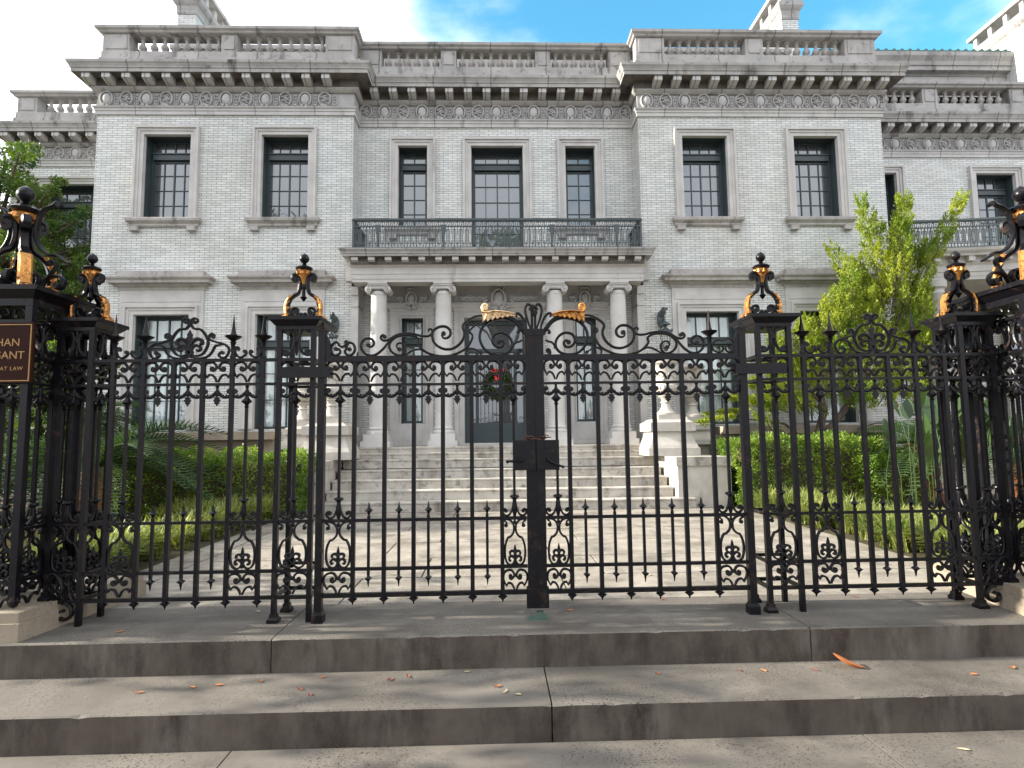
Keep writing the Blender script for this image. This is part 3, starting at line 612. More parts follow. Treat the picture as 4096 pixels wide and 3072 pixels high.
for (a, b, c, d), (oa, ob, oc, od), cen in (((-2.18, -1.285, 1.05, 4.50), DOOR[0], 0), ((-.842, 1.03, 1.05, 4.50), DOOR[1], 1), ((1.472, 2.35, 1.05, 4.50), DOOR[2], 0)):
    m = MB(); y = YC
    m.box(a, oa, y-.04, y+.02, c, od); m.box(ob, b, y-.04, y+.02, c, od); m.box(a, b, y-.04, y+.02, od, d)
    if oc > 1.2: m.box(oa, ob, y-.03, y+.02, c, oc); m.box(oa+.04, ob-.04, y-.037, y-.028, c+.1, oc-.08)
    m.box(oa-.09, oa-.05, y-.06, y-.038, c+.25, od+.07); m.box(ob+.05, ob+.09, y-.06, y-.038, c+.25, od+.07); m.box(oa-.09, ob+.09, y-.062, y-.036, od+.05, od+.09)
    m.sweep([(a+.02, y), (a+.02, y-.04), (b-.02, y-.04), (b-.02, y)], [(-.05, 3.86), (.02, 3.86), (.03, 3.90), (.07, 3.93), (.075, 3.97), (.10, 3.99), (.10, 4.02), (-.05, 4.02)])
    s = part('door_surround', m, 'lime', H)
    y = YC-.03; k = MB(); cx = (a+b)/2; sc = 1.75 if cen else 1.3     # carved cartouche and swags over the opening
    k.ball((cx, y-.07, 4.10), .085*sc, 14, (.72, .6, 1.15))
    k.rib([(cx+.080*sc*math.sin(t_), 4.10+.12*sc*math.cos(t_)) for t_ in [q*.35-3 for q in range(18)]], .016*sc, .07, y-.075, 2)
    k.rib([(cx+u*sc, 4.10+q*sc) for u, q in ((-.05, .11), (-.065, .155), (-.035, .185), (0, .17), (.035, .185), (.065, .155), (.05, .11))], .014*sc, .07, y-.075); k.box(cx-.045*sc, cx+.045*sc, y-.09, y-.03, 4.10+.12*sc, 4.10+.17*sc)
    for s_ in (-1, 1):
        k.rib([(cx+s_*.07*sc, 4.02), (cx+s_*.14*sc, 3.98), (cx+s_*.17*sc, 4.05), (cx+s_*.13*sc, 4.08)], .014*sc, .06, y-.075, 1)
        w_ = (b-a)/2-.12; nn = 4 if cen else 2
        for q in range(nn):
            u0 = .14*sc+(w_-.14*sc)*q/nn; u1 = .14*sc+(w_-.14*sc)*(q+1)/nn
            k.rib([(cx+s_*u0, 4.155), (cx+s_*(u0+u1)/2, 4.115), (cx+s_*u1, 4.155)], .024, .05, y-.06); k.ball((cx+s_*u1, y-.055, 4.15), .028, 8)
            k.rib([(cx+s_*u0, 4.175), (cx+s_*(u0+u1)/2, 4.195), (cx+s_*u1, 4.175)], .006, .03, y-.05)
        k.box(min(cx+s_*.14*sc, cx+s_*w_), max(cx+s_*.14*sc, cx+s_*w_), y-.048, y-.03, 4.06, 4.21)
    for q in range(9): k.ball((cx-.14*sc+.035*sc*q, y-.085, 3.96-.05*sc*math.cos((q-4)*.32)+.012*((q*5) % 3)), .026*sc, 7)
    part('cartouche', k, 'carving', s, True, loc=(0, 0, 0))
for q in (DOOR[0], DOOR[2]): window(q[0], q[1], q[2], q[3], YC-.10, 3.26, 2, 3, fr=.005, sill=False, curtain=True)
d = MB(); a, b, c, e = DOOR[1]; y = YC+.30
d.box(a, a+.09, y, y+.12, c, e); d.box(b-.09, b, y, y+.12, c, e); d.box(a+.09, b-.09, y, y+.12, e-.10, e); d.box(a+.09, b-.09, y, y+.12, c, c+.42); d.box(a+.09, b-.09, y-.02, y+.12, 3.02, 3.10)
d.box(a+.22, a+.29, y+.02, y+.1, c+.42, 3.02); d.box(b-.29, b-.22, y+.02, y+.1, c+.42, 3.02)
door = part('door', d, 'sash', H)
part('pane', MB().box(a+.09, b-.09, y+.05, y+.06, c+.42, e-.1), 'doorglass', door, loc=(0, 0, 0))
gr = MB()
for i in range(9):
    x = a+.33+i*(b-a-.66)/8; gr.tube([(x, y+.035, c+.43), (x, y+.035, 2.95)], .007, 6)
    for z in (1.72, 2.02): gr.ball((x, y+.035, z), .016, 6)
gr.box(a+.29, b-.29, y+.025, y+.045, 2.10, 2.13); gr.box(a+.29, b-.29, y+.025, y+.045, 2.22, 2.25)
for i in range(6): x = a+.40+i*.105; gr.rib([(x, 2.2), (x+.02, 2.16), (x+.05, 2.14), (x+.07, 2.18), (x+.05, 2.2)], .006, .012, y+.03, 1)
part('door_grille', gr, 'iron_g', door, True, loc=(0, 0, 0))
part('threshold', MB().box(a-.1, b+.1, YC-.12, YC+.42, 1.035, 1.088), 'lime', H)
# ---- iron balcony over the porch (meander bars between vase panels)
def railing(pts, name='balcony_railing', z0=4.87, z1=5.49):
    mts = MB(); rl = MB(); L = [0]
    for p, q in zip(pts, pts[1:]): L.append(L[-1]+math.hypot(q[0]-p[0], q[1]-p[1]))
    def at(u):
        for i in range(len(pts)-1):
            if u <= L[i+1]+1e-9:
                t_ = (u-L[i])/(L[i+1]-L[i]); return (pts[i][0]+(pts[i+1][0]-pts[i][0])*t_, pts[i][1]+(pts[i+1][1]-pts[i][1])*t_)
        return pts[-1]
    def seg(u0, u1, za, zb, h=.008):
        p, q = at(u0), at(u1)
        if abs(u1-u0) < 1e-6: mts.box(p[0]-h, p[0]+h, p[1]-h, p[1]+h, za, zb)
        else:
            dx, dy = q[0]-p[0], q[1]-p[1]; k = math.hypot(dx, dy); nx, ny = -dy/k*h*.9, dx/k*h*.9
            mts.add([(p[0]+nx, p[1]+ny, za), (q[0]+nx, q[1]+ny, za), (q[0]-nx, q[1]-ny, za), (p[0]-nx, p[1]-ny, za), (p[0]+nx, p[1]+ny, zb), (q[0]+nx, q[1]+ny, zb), (q[0]-nx, q[1]-ny, zb), (p[0]-nx, p[1]-ny, zb)],
                    [(0, 3, 2, 1), (4, 5, 6, 7), (0, 1, 5, 4), (1, 2, 6, 5), (2, 3, 7, 6), (3, 0, 4, 7)])
    for a, b in zip(pts, pts[1:]):
        for za, zb, h in ((z1-.035, z1, .035), (z1-.055, z1-.035, .02), (z1-.165, z1-.145, .016), (z0+.03, z0+.055, .018)):
            dx, dy = b[0]-a[0], b[1]-a[1]; k = math.hypot(dx, dy); nx, ny = -dy/k*h, dx/k*h
            rl.add([(a[0]+nx, a[1]+ny, za), (b[0]+nx, b[1]+ny, za), (b[0]-nx, b[1]-ny, za), (a[0]-nx, a[1]-ny, za), (a[0]+nx, a[1]+ny, zb), (b[0]+nx, b[1]+ny, zb), (b[0]-nx, b[1]-ny, zb), (a[0]-nx, a[1]-ny, zb)],
                   [(0, 3, 2, 1), (4, 5, 6, 7), (0, 1, 5, 4), (1, 2, 6, 5), (2, 3, 7, 6), (3, 0, 4, 7)])
    T = L[-1]; n = max(1, int(T/.122)); s = T/n; zb, zt = z0+.055, z1-.165; za_, zc = zb+.06, zt-.05
    for i in range(n):
        u = i*s
        seg(u, u, zb, zt, .009); seg(u+s*.25, u+s*.25, za_, zt-.05, .0065); seg(u+s*.75, u+s*.75, za_, zt-.05, .0065); seg(u+s*.5, u+s*.5, zb, zb+.12, .0065)
        seg(u+s*.5, u+s*.5, zt-.13, zt, .0065)
        seg(u+s*.25, u+s*.75, za_, za_+.014, .007); seg(u, u+s*.25, zc-.014, zc, .007); seg(u+s*.75, min(u+s, T), zc-.014, zc, .007)
        p, q = at(u+s*.2), at(u+s*.8)
        cx, cy = (p[0]+q[0])/2, (p[1]+q[1])/2
        dx, dy = (q[0]-p[0]), (q[1]-p[1]); k = math.hypot(dx, dy); dx /= k; dy /= k
        mts.rib([(-.045, z1-.13), (-.03, z1-.075), (0, z1-.07), (0, z1-.1), (0, z1-.13), (.03, z1-.14), (.045, z1-.08)], .006, .01, 0, 2, xf=lambda v: (cx+dx*v[0]-dy*v[1], cy+dy*v[0]+dx*v[1], v[2]))
    return rl, mts, at, T
rl, mts, at_, T = railing([(-2.735, YC-.05), (-2.735, 11.45), (2.915, 11.45), (2.915, YC-.05)])
br = part('balcony_railing', rl, 'iron_g', H); part('meander_bars', mts, 'iron_g', br, loc=(0, 0, 0))
vp = MB().prism([(-.05, .56), (.05, .56), (.05, .44), (.032, .42), (.014, .15), (.03, .09), (.05, .06), (-.05, .06), (-.03, .09), (-.014, .15), (-.032, .42), (-.05, .44)], -.02, .02).mesh('vase_panel', 'iron_g')
for x in (-2.26, -.98, 1.15, 2.44): part('vase_panel', vp, None, br, loc=(x, 11.45, 4.81))
for x in (-2.735, 2.915): part('railing_post', MB().box(x-.02, x+.02, 11.43, 11.47, 4.866, 5.49), 'iron_g', br, loc=(0, 0, 0))
# ---- curved porch and balcony on the right wing
cp = [(8.35, 13.8), (8.38, 11.57), (9.0, 11.51), (9.6, 11.45), (10.05, 11.38), (10.5, 11.27), (11.0, 11.08), (11.5, 10.8), (12.2, 10.3)]
m = MB(); m.sweep(cp[1:], [(-.6, 4.27), (-.15, 4.27), (-.15, 4.33), (-.14, 4.335), (-.14, 4.42), (-.12, 4.43), (-.12, 4.55), (-.08, 4.60), (-.10, 4.605), (-.10, 4.72), (.02, 4.725), (.03, 4.76), (.08, 4.81), (.10, 4.86), (-.6, 4.866)])
for i in range(9):
    x = 8.6+i*.33; y = np.interp(x, [q[0] for q in cp[1:]], [q[1] for q in cp[1:]]); m.box(x-.065, x+.065, y-.0, y+.16, 4.62, 4.724)
m.slab([(8.35, 11.9), (12.2, 11.2), (16, 11.2), (16, 13.8), (8.35, 13.8)], 4.30, 4.60)
part('curved_porch', m, 'lime', H)
rl, mts, at_, T = railing([(x, y+.05) for x, y in cp[1:]]); rl.box(8.33, 8.43, 11.55, 11.65, 4.87, 5.5); br2 = part('balcony_railing', rl, 'iron_g', H); part('meander_bars', mts, 'iron_g', br2, loc=(0, 0, 0))
for x, y in ((9.05, 11.8), (11.2, 11.35)):
    c = part('column', MB().lathe([(.19, .6), (.19, .66), (.165, .7), (.165, 2.2), (.15, 4.0), (.165, 4.02), (.15, 4.05), (.15, 4.10), (.2, 4.14), (.2, 4.27)], x, y, 24), 'lime', H, True)
part('porch_floor', MB().slab([(8.35, 11.5), (12.3, 10.8), (16, 10.8), (16, 13.8), (8.35, 13.8)], -.1, .6), 'steps', H)

# ---- entrance steps, cheek blocks, terrace walls, pedestals and urns
S = thing('entrance_steps', (.09, 11, 0), 'broad flight of pale stone steps climbing to the front door', 'steps')
ex_ = [3.31, 3.03, 3.0, 2.97, 2.94]
for i, (y, z) in enumerate(((9.9, .161), (10.22, .324), (10.54, .484), (10.86, .638), (11.18, .812))):
    hx = [3.22, 2.94, 2.93, 2.92, 2.91][i]
    m = MB(); m.sweep([(.09-hx, 12.4), (.09-hx, y), (.09+hx, y), (.09+hx, 12.4)], [(-.3, z-.16), (-.012, z-.16), (-.012, z-.035), (.0, z-.028), (.0, z-.006), (-.006, z), (-.5, z)])
    m.box(.09-hx+.3, .09+hx-.3, y+.2, 12.4, z-.3, z-.001)
    part('step', m, 'steps', S)
for (y, z, hx) in ((11.40, .93, 2.86), (11.45, 1.042, 2.84)):
    m = MB(); m.sweep([(.09-hx, 12.46), (.09-hx, y), (.09+hx, y), (.09+hx, 12.46)], [(-.3, z-.12), (-.015, z-.12), (-.012, z-.05), (.0, z-.035), (.0, z-.008), (-.008, z), (-.5, z)]); m.box(.09-hx+.3, .09+hx-.3, y+.2, 12.46, z-.2, z-.001)
    part('step', m, 'steps', S)
def pedestal(cx, cy, hw, z0, z1, main, lab, grp='urn pedestals'):
    t = thing('pedestal', (cx, cy, z0), lab, 'pedestal', grp)
    m = MB(); h = z1-z0
    pr = [(hw+.055, 0), (hw+.055, .235*h), (hw+.035, .24*h), (hw+.02, .32*h), (hw-.01, .42*h), (hw-.045, .55*h), (hw-.06, .68*h), (hw-.06, .74*h)]
    m.lathe([(r, z0+z) for r, z in pr], cx, cy, 4, sq=True)
    part('shaft', m, 'urn', t)
    k = MB(); k.box(cx-hw, cx+hw, cy-hw, cy+hw, z0+.74*h, z1); k.taper(cx-hw+.03, cx+hw-.03, cy-hw+.03, cy+hw-.03, z1, z1+.005, 0)
    k.lathe([(hw-.03, z1), (hw-.05, z1+.02), (hw-.09, z1+.045), (hw-.10, z1+.065)], cx, cy, 4, sq=True)
    part('cap', k, 'urn', t); return t
def urn(cx, cy, z, lab, s=1.0):
    t = thing('stone_urn', (cx, cy, z), lab, 'urn', 'stone urns by the steps')
    part('foot', MB().box(cx-.20*s, cx+.20*s, cy-.20*s, cy+.20*s, z, z+.09).lathe([(.19*s, z+.09), (.195*s, z+.12), (.13*s, z+.16), (.085*s, z+.23), (.075*s, z+.30), (.10*s, z+.315), (.10*s, z+.33), (.07*s, z+.35), (.09*s, z+.40), (.135*s, z+.43), (.135*s, z+.445), (.06*s, z+.45)], cx, cy, 24), 'urn', t, True)
    b = MB().lathe([(.07*s, z+.44), (.13*s, z+.47), (.19*s, z+.52), (.215*s, z+.58), (.215*s, z+.64), (.185*s, z+.655), (.18*s, z+.68), (.185*s, z+.80), (.19*s, z+.90), (.20*s, z+.98), (.235*s, z+1.03), (.265*s, z+1.05), (.27*s, z+1.085), (.24*s, z+1.10), (.20*s, z+1.06), (.05, z+1.0)], cx, cy, 28)
    part('bowl', b, 'urn', t, True)
    o = MB()
    for q in range(16):
        a = q*math.pi/8; o.ball((cx+.205*s*math.cos(a), cy+.205*s*math.sin(a), z+.60), .035*s, 7, (.8, .8, 1.5))
    for q in range(5):
        a = q*2*math.pi/5+.5
        for k in range(6): o.ball((cx+.19*s*math.cos(a+.10*math.sin(k*2)), cy+.19*s*math.sin(a+.10*math.sin(k*2)), z+.74+.025*k), .022*s, 6)
        for k in range(7): b_ = a+(k-3)*.19; o.ball((cx+.195*s*math.cos(b_), cy+.195*s*math.sin(b_), z+.84-.045*math.cos((k-3)*.52)), .018*s, 6)
    part('carved_band', o, 'urn', t, True); return t
for s in (-1, 1):
    f = lambda v: .09+s*v
    side = 'left' if s < 0 else 'right'
    t = thing('cheek_block', (f(3.4), 10.9, 0), f'stone cheek block with projecting coping on the {side} of the entrance steps', 'cheek wall', 'cheek blocks of the steps')
    xi, xo = f(2.96), f(3.86)
    part('block', MB().box(min(xi, xo), max(xi, xo), 10.03, 11.99, -.1, .685), 'urn', t)
    xi, xo = f(2.93), f(3.89)
    part('coping', MB().box(min(xi, xo), max(xi, xo), 10.0, 11.99, .685, .832), 'steps', t)
    pedestal(f(3.115), 11.14, .41, .834, 1.43, 1, f'square waisted stone pedestal carrying the urn nearest the {side} of the steps')
    urn(f(3.115), 11.14, 1.495, f'carved stone urn beside the {side} end of the steps, the taller-looking of that side\'s two')
    part('block', MB().box(min(f(3.60), f(4.4)), max(f(3.60), f(4.4)), 11.46, 11.99, -.1, 1.02), 'urn', t)
    pedestal(f(3.80), 11.66, .29, 1.022, 1.40, 0, f'smaller set-back stone pedestal on the outer {side} of the steps')
    urn(f(3.80), 11.66, 1.465, f'carved stone urn set back towards the house, outer one on the {side}', .95)
    x0, x1 = (f(4.24), f(7.6)); x0, x1 = min(x0, x1), max(x0, x1)
    t = thing('terrace_wall', ((x0+x1)/2, 11.4, 0), f'low stone terrace wall with flat coping under the ground-floor windows, {side} of the steps', 'wall', 'terrace walls')
    xe = f(4.24)
    part('wall', MB().box(x0, x1, 11.36, 11.6, -.05, 1.215), 'plinth', t); part('coping', MB().box(x0-.03, x1+.03, 11.2, 11.7, 1.212, 1.358), 'plinth', t)
    part('console', MB().prism([(xe, 0.7), (xe-s*.22, .7), (xe-s*.20, .95), (xe-s*.08, 1.05), (xe-s*.02, 1.21), (xe, 1.21)], 11.38, 11.58), 'plinth', t)
# ================================================================== ironwork
FY = 4.08                                         # plane of the street fence
# --- ornaments, drawn once in the x,z plane around x=0 (half shapes are mirrored)
HEART = [((x-1295)*.000285, -(y-410)*.000283) for x, y in ((1160, 568), (1128, 575), (1140, 618), (1185, 632), (1240, 592), (1262, 540), (1240, 480), (1195, 437), (1130, 425), (1020, 460), (966, 560), (985, 680), (1058, 800))]
HEART2 = [((x-1295)*.000285, -(y-410)*.000283) for x, y in ((1050, 790), (1085, 738), (1120, 722), (1190, 745), (1245, 820), (1275, 905))]
SWAG = [((x-1295)*.000285, -(y-985)*.000283) for x, y in ((1005, 1130), (985, 1105), (945, 1120), (930, 1180), (1000, 1240), (1100, 1268), (1180, 1240), (1240, 1180), (1285, 1120))]
SWAG2 = [((x-1295)*.000285, -(y-985)*.000283) for x, y in ((1240, 985), (1250, 1050), (1230, 1120), (1250, 1180))]
PEAR = [(0.069, .2655), (.0621, .279), (.0759, .2925), (.0842, .30), (.0655, .3075), (.0379, .30), (.0152, .279), (.0069, .249), (.0138, .2152), (.0379, .1905), (.0566, .183), (.0759, .1365), (.0793, .0765), (.0676, .0278), (.0379, .0075), (.0103, .0225), (0, .0465)]
PF1 = [(0, .0615), (.0069, .0915), (.0241, .099), (.04, .09), (.0386, .0727)]
PF2 = [(0.0014, .024), (.0069, .0503), (.0276, .0653), (.0469, .054), (.0428, .0353), (.031, .039)]
PSP = [(0, .1477), (.0055, .1253), (.009, .1028), (.0069, .0615), (.009, .024), (0, .0165), (-.009, .024), (-.0069, .0615), (-.009, .1028), (-.0055, .1253)]
def mir(m, pts, w, d, dot=0, dx=0, dz=0, k=1, y=0, taper=True):
    for s in (-1, 1): m.rib([(dx+s*k*x, dz+z) for x, z in pts], w, d, y, dot, taper)
def heart(m, z, k=1, s=-1):
    mir(m, HEART, .0072, .015, 1, 0, z, k); mir(m, HEART2, .0068, .014, 0, 0, z, k)
    m.box(-.010, .010, -.009, .009, z-.050, z-.028)
def swag(m, z, k=1):
    mir(m, SWAG, .0098, .017, 1, 0, z, k)
    for s in (-1, 1):
        for x, zz in ((.085, -.052), (.062, -.072), (.042, -.074), (.024, -.062)): m.ball((s*k*x, -.002, z+zz+.006), .0085, 6, (1, .9, 1))
    m.lathe([(.008, 0), (.014, -.008), (.008, -.018), (.011, -.035), (.016, -.055), (.012, -.072)][::-1], 0, 0, 8, cz=z)
def rosevase(m, z0=.660, z1=1.486):
    """thin full-height bar with an urn collar at the top and a vase foot that breaks into curls"""
    m.box(-.0085, .0085, -.0085, .0085, .80, 1.43)
    m.lathe([(.010, 1.405), (.017, 1.412), (.010, 1.420), (.014, 1.43), (.036, 1.448), (.030, 1.455), (.016, 1.470), (.010, 1.49), (.010, 1.50)], 0, 0, 10)
    m.lathe([(.008, .66), (.016, .69), (.020, .72), (.013, .765), (.014, .775), (.032, .790), (.030, .800), (.010, .806)], 0, 0, 10)
    mir(m, [(.058, .700), (.062, .712), (.078, .703), (.076, .682), (.055, .667), (.030, .680), (.014, .72)], .0072, .015, 1)
CACHE = {}
def tallcell(k=1.0):
    key = ('t', round(k, 3))
    if key in CACHE: return CACHE[key]
    m = MB(); heart(m, 1.720, k); swag(m, 1.558, k); rosevase(m)
    mir(m, PEAR, .0070, .015, 1, 0, .338, k); mir(m, PF1, .0080, .016, 1, 0, .338, k); mir(m, PF2, .0080, .016, 1, 0, .338, k)
    m.prism([(x*1.2, .338+z) for x, z in PSP], -.008, .008); heart(m, .318, k)
    m.lathe([(.006, .61), (.012, .625), (.006, .64), (.006, .66)], 0, 0, 8)
    CACHE[key] = m.mesh('scroll_panel', 'iron', True); return CACHE[key]
def midcell(lower=True):
    key = ('m', lower)
    if key in CACHE: return CACHE[key]
    m = MB(); heart(m, 1.720); swag(m, 1.558)
    lf = [(0, 1.487), (.008, 1.480), (.021, 1.478), (.013, 1.466), (.023, 1.462), (.020, 1.450), (.013, 1.446), (.016, 1.436), (.008, 1.434), (0, 1.418)]
    m.prism(lf+[(-x, z) for x, z in lf[-2:0:-1]], -.006, .006)
    CACHE[key] = m.mesh('scroll_panel', 'iron', True)
    return CACHE[key]
def spearbar():
    if 's' in CACHE: return CACHE['s']
    m = MB(); m.box(-.0088, .0088, -.0088, .0088, .29, .68)
    for s, z in ((1, .66), (-1, .320)):
        def q(v): return z+s*v
        P = [(.010, q(0)), (.013, q(.008)), (.007, q(.022)), (.012, q(.038)), (.030, q(.050)), (.026, q(.052)), (.010, q(.066)), (.003, q(.105))]
        m.lathe(P if s > 0 else P[::-1], 0, 0, 4 if s < 0 else 6)
    CACHE['s'] = m.mesh('spear_bar', 'iron', True); return CACHE['s']
def bar(w=.0135, z0=.145, z1=1.72, pend=True, z=None):
    key = ('b', w, z0, z1, pend)
    if key in CACHE: return CACHE[key]
    m = MB(); m.box(-w, w, -w, w, z0, z1)
    if pend: m.lathe([(.003, z0-.050), (.007, z0-.034), (.018, z0-.024), (.033, z0-.013), (.020, z0-.006), (.012, z0+.002)], 0, 0, 8)
    CACHE[key] = m.mesh('bar', 'iron', True); return CACHE[key]
def spike():
    if 'k' in CACHE: return CACHE['k']
    m = MB(); m.lathe([(.017, 1.74), (.020, 1.755), (.012, 1.77), (.014, 1.84), (.022, 1.852), (.014, 1.86), (.030, 1.872), (.050, 1.886), (.056, 1.896), (.050, 1.896), (.030, 1.892), (.017, 1.915), (.010, 1.96), (.006, 2.0), (.0015, 2.047)], 0, 0, 8)
    CACHE['k'] = m.mesh('spike', 'iron', True); return CACHE['k']
RZ = ((1.720, 1.741, .014), (1.557, 1.575, .012), (.640, .658, .012), (.318, .338, .012), (.147, .170, .013))
def rails(t, x0, x1, y, rz=RZ):
    for a, b, d in rz: part('rail', MB().box(x0, x1, y-d, y+d, a, b), 'iron', t)
CR = {'ring': [(.0267, .2518), (.0468, .2518), (.0468, .2705), (.0267, .2772), (.0067, .2639), (.0033, .2405), (.0267, .2071), (.0701, .2004), (.1035, .1637), (.1236, .1169), (.1169, .0768), (.0902, .0334), (.0501, .0187), (.0134, .0301)],
      'side': [(.1556, .149), (.1663, .1603), (.147, .1717), (.1283, .1536), (.1336, .1316), (.1837, .1116), (.2371, .0955), (.2659, .0635), (.2518, .0167), (.2238, .0033), (.1984, .022), (.2071, .0401), (.2204, .0401)],
      'low': [(.2371, .0955), (.2037, .0935), (.1703, .0835), (.1536, .0468), (.1202, .0134), (.0701, .002), (.0334, .0067), (.01, .0267)],
      'fl1': [(.0067, .0768), (.0234, .1169), (.0501, .1356), (.0768, .1269), (.0835, .1069), (.0701, .0955)],
      'fl2': [(.01, .0434), (.02, .0768), (.0434, .0915), (.0701, .0802), (.0735, .0621), (.0568, .0534), (.0488, .0621)],
      'spear': [(0, .1971), (.0087, .177), (.0167, .167), (.0134, .1503), (.0267, .1356), (.01, .1236), (.0134, .0902), (.0134, .0434), (.0134, .0234), (.0167, .002), (0, .0067)]}
SMALL = [(-.0688, .0648), (-.0655, .0768), (-.0802, .0755), (-.0888, .0534), (-.0775, .022), (-.0488, .0067), (-.0207, .022), (-.0107, .0421), (-.0207, .0468)]
def crest():
    m = MB(); z = 1.742
    mir(m, CR['ring'], .0080, .017, 1, 0, z); mir(m, CR['side'], .0074, .016, 2, 0, z); mir(m, CR['low'], .0074, .016, 0, 0, z)
    mir(m, CR['fl1'], .0115, .020, 1, 0, z); mir(m, CR['fl2'], .0092, .018, 1, 0, z)
    sp = CR['spear']; m.prism([(x, z+q) for x, q in sp]+[(-x, z+q) for x, q in sp[-2:0:-1]], -.009, .009)
    return m.mesh('crest', 'iron', True)
def fence(name, xs, X0, X1, lab):
    t = thing('fence_panel', ((X0+X1)/2, FY, .1), lab, 'fence', 'fence panels beside the gates')
    rails(t, X0, X1, FY)
    for x in xs: part('bar', bar(), None, t, loc=(x, FY, 0))
    for i in (0, 1, 4, 5): part('spike', spike(), None, t, loc=(xs[i], FY, 0))
    for i in range(5):
        c = (xs[i]+xs[i+1])/2
        if i in (0, 4):
            part('scroll_panel', tallcell(), None, t, loc=(c, FY, 0))
            part('scroll_crest', CACHE.setdefault('sc', (lambda m: (mir(m, SMALL, .0072, .015, 2, 0, 1.742), m.mesh('scroll_crest', 'iron', True))[1])(MB())), None, t, loc=(c, FY, 0))
        else:
            part('scroll_panel', midcell(), None, t, loc=(c, FY, 0)); part('spear_bar', spearbar(), None, t, loc=(c, FY, 0))
    part('crest', CACHE.setdefault('crest', crest()), None, t, loc=((xs[2]+xs[3])/2, FY, 0))
    return t
fence('l', [-2.566, -2.366, -2.167, -1.971, -1.777, -1.573], -2.715, -1.46, 'black iron fence panel between the left gate pier and the left corner pier')
fence('r', [2.150, 2.350, 2.548, 2.745, 2.940, 3.146], 2.05, 3.275, 'black iron fence panel between the right gate pier and the right corner pier')
# --- finials
def finial(t, cx, cy, z, s=1.0, legs=4, arms=False):
    m, gc, gds = MB(), MB(), []; RS = {2: .97, 3: .95, 4: .92}[legs]
    leg = [(.150, .018), (.138, .034), (.120, .040), (.124, .085), (.124, .130), (.106, .175), (.078, .202), (.048, .222), (.034, .262), (.030, .305), (.034, .345), (.056, .372), (.084, .368), (.090, .342), (.074, .334)]
    for q in range(legs):
        a = {2: q*math.pi, 3: q*math.pi/2, 4: math.pi/4+q*math.pi/2}[legs]; ca, sa = math.cos(a), math.sin(a)
        xf = lambda v, ca=ca, sa=sa: (cx+ca*v[0]*s*RS-sa*v[1]*s, cy+sa*v[0]*s*RS+ca*v[1]*s, z+v[2]*s)
        m.rib(leg, .0135, .030, 0, 2, False, xf)
        gl = [(.162, .012), (.154, .036), (.134, .042), (.137, .09), (.134, .140), (.114, .182)]
        gd = MB(); gd.rib(gl, .0125, .040, 0, 1, True, xf); gds.append(gd)
        for i in range(6): p = gl[1+min(4, i)]; [gd.add([xf((p[0]+.004, yy, p[1]-.006)), xf((p[0]-.004, yy*1.25, p[1]+.022)), xf((p[0]-.034, yy*1.05, p[1]+.020)), xf((p[0]-.012, yy*1.35, p[1]-.004))], [(0, 1, 2, 3)]) for yy in (-.019, .019)]
        sm = [(.052, .070), (.040, .084), (.054, .104), (.082, .096), (.088, .066), (.068, .040), (.034, .030), (.016, .060), (.004, .040), (.0, .016)]
        xf2 = lambda v, a2={2: q*math.pi, 3: (0, math.pi/2, math.pi)[q] if q < 3 else 0, 4: q*math.pi/2}[legs]: (cx+math.cos(a2)*v[0]*s-math.sin(a2)*v[1]*s, cy+math.sin(a2)*v[0]*s+math.cos(a2)*v[1]*s, z+v[2]*s)
        m.rib(sm, .0105, .022, 0, 1, True, xf2)
    L = lambda pr, mb, n=12: mb.lathe([(r*s, q*s) for r, q in pr], cx, cy, n, cz=z)
    L([(.003, .155), (.014, .170), (.028, .190), (.014, .198), (.012, .250), (.022, .270), (.020, .285), (.012, .30)], m)
    L([(.014, .290), (.020, .310), (.028, .345), (.050, .372), (.058, .392), (.046, .407)], gc, 12)
    for q in range(8): a = q*math.pi/4; gc.ball((cx+.050*s*math.cos(a), cy+.050*s*math.sin(a), z+.383*s), .015*s, 6, (1, 1, 1.4))
    L([(.046, .405), (.062, .412), (.068, .424), (.052, .437), (.020, .442), (.013, .450), (.018, .456), (.012, .462), (.024, .472), (.037, .490), (.038, .506), (.028, .528), (.012, .540), (.002, .547)], m, 14)
    fin = part('finial', m, 'iron', t, True); part('gold_cup', gc, 'gold', fin, True)
    for gd in gds: part('gold_leaf', gd, 'gold', fin, True)
    if arms:
        for sd_ in (-1, 1):
            ar = MB()
            ar.rib([(cx+sd_*x*1.0, z+q) for x, q in ((.235, .64), (.215, .655), (.20, .635), (.13, .60), (.10, .53), (.085, .43), (.12, .34), (.18, .285), (.245, .275), (.27, .255), (.33, .22))], .010, .03, cy, 1)
            ar.rib([(cx+sd_*x, z+q) for x, q in ((.19, .225), (.20, .24), (.225, .235), (.235, .205), (.21, .16), (.17, .105), (.13, .06))], .009, .026, cy, 1)
            ar.rib([(cx+sd_*x, z+q) for x, q in ((.25, .075), (.235, .062), (.25, .045), (.285, .055), (.295, .095), (.265, .13), (.21, .13), (.17, .105), (.14, .03), (.17, -.01))], .010, .028, cy, 1)
            part('scroll_arm', ar, 'iron', fin, True)
    return fin
def capmesh(m, x0, x1, y0, y1, z0, z1, e):
    h = z1-z0; m.box(x0, x1, y0, y1, z0, z0+.3*h); m.taper(x0-.004, x1+.004, y0-.004, y1+.004, z0+.3*h, z0+.72*h, e*.75); m.box(x0-e, x1+e, y0-e, y1+e, z0+.72*h, z1)
XDBL = [(-.062, .190), (-.070, .178), (-.088, .186), (-.078, .208), (-.048, .205), (-.022, .170), (-.013, .118), (-.022, .062), (-.048, .026), (-.078, .022), (-.088, .044), (-.070, .052), (-.062, .042)]
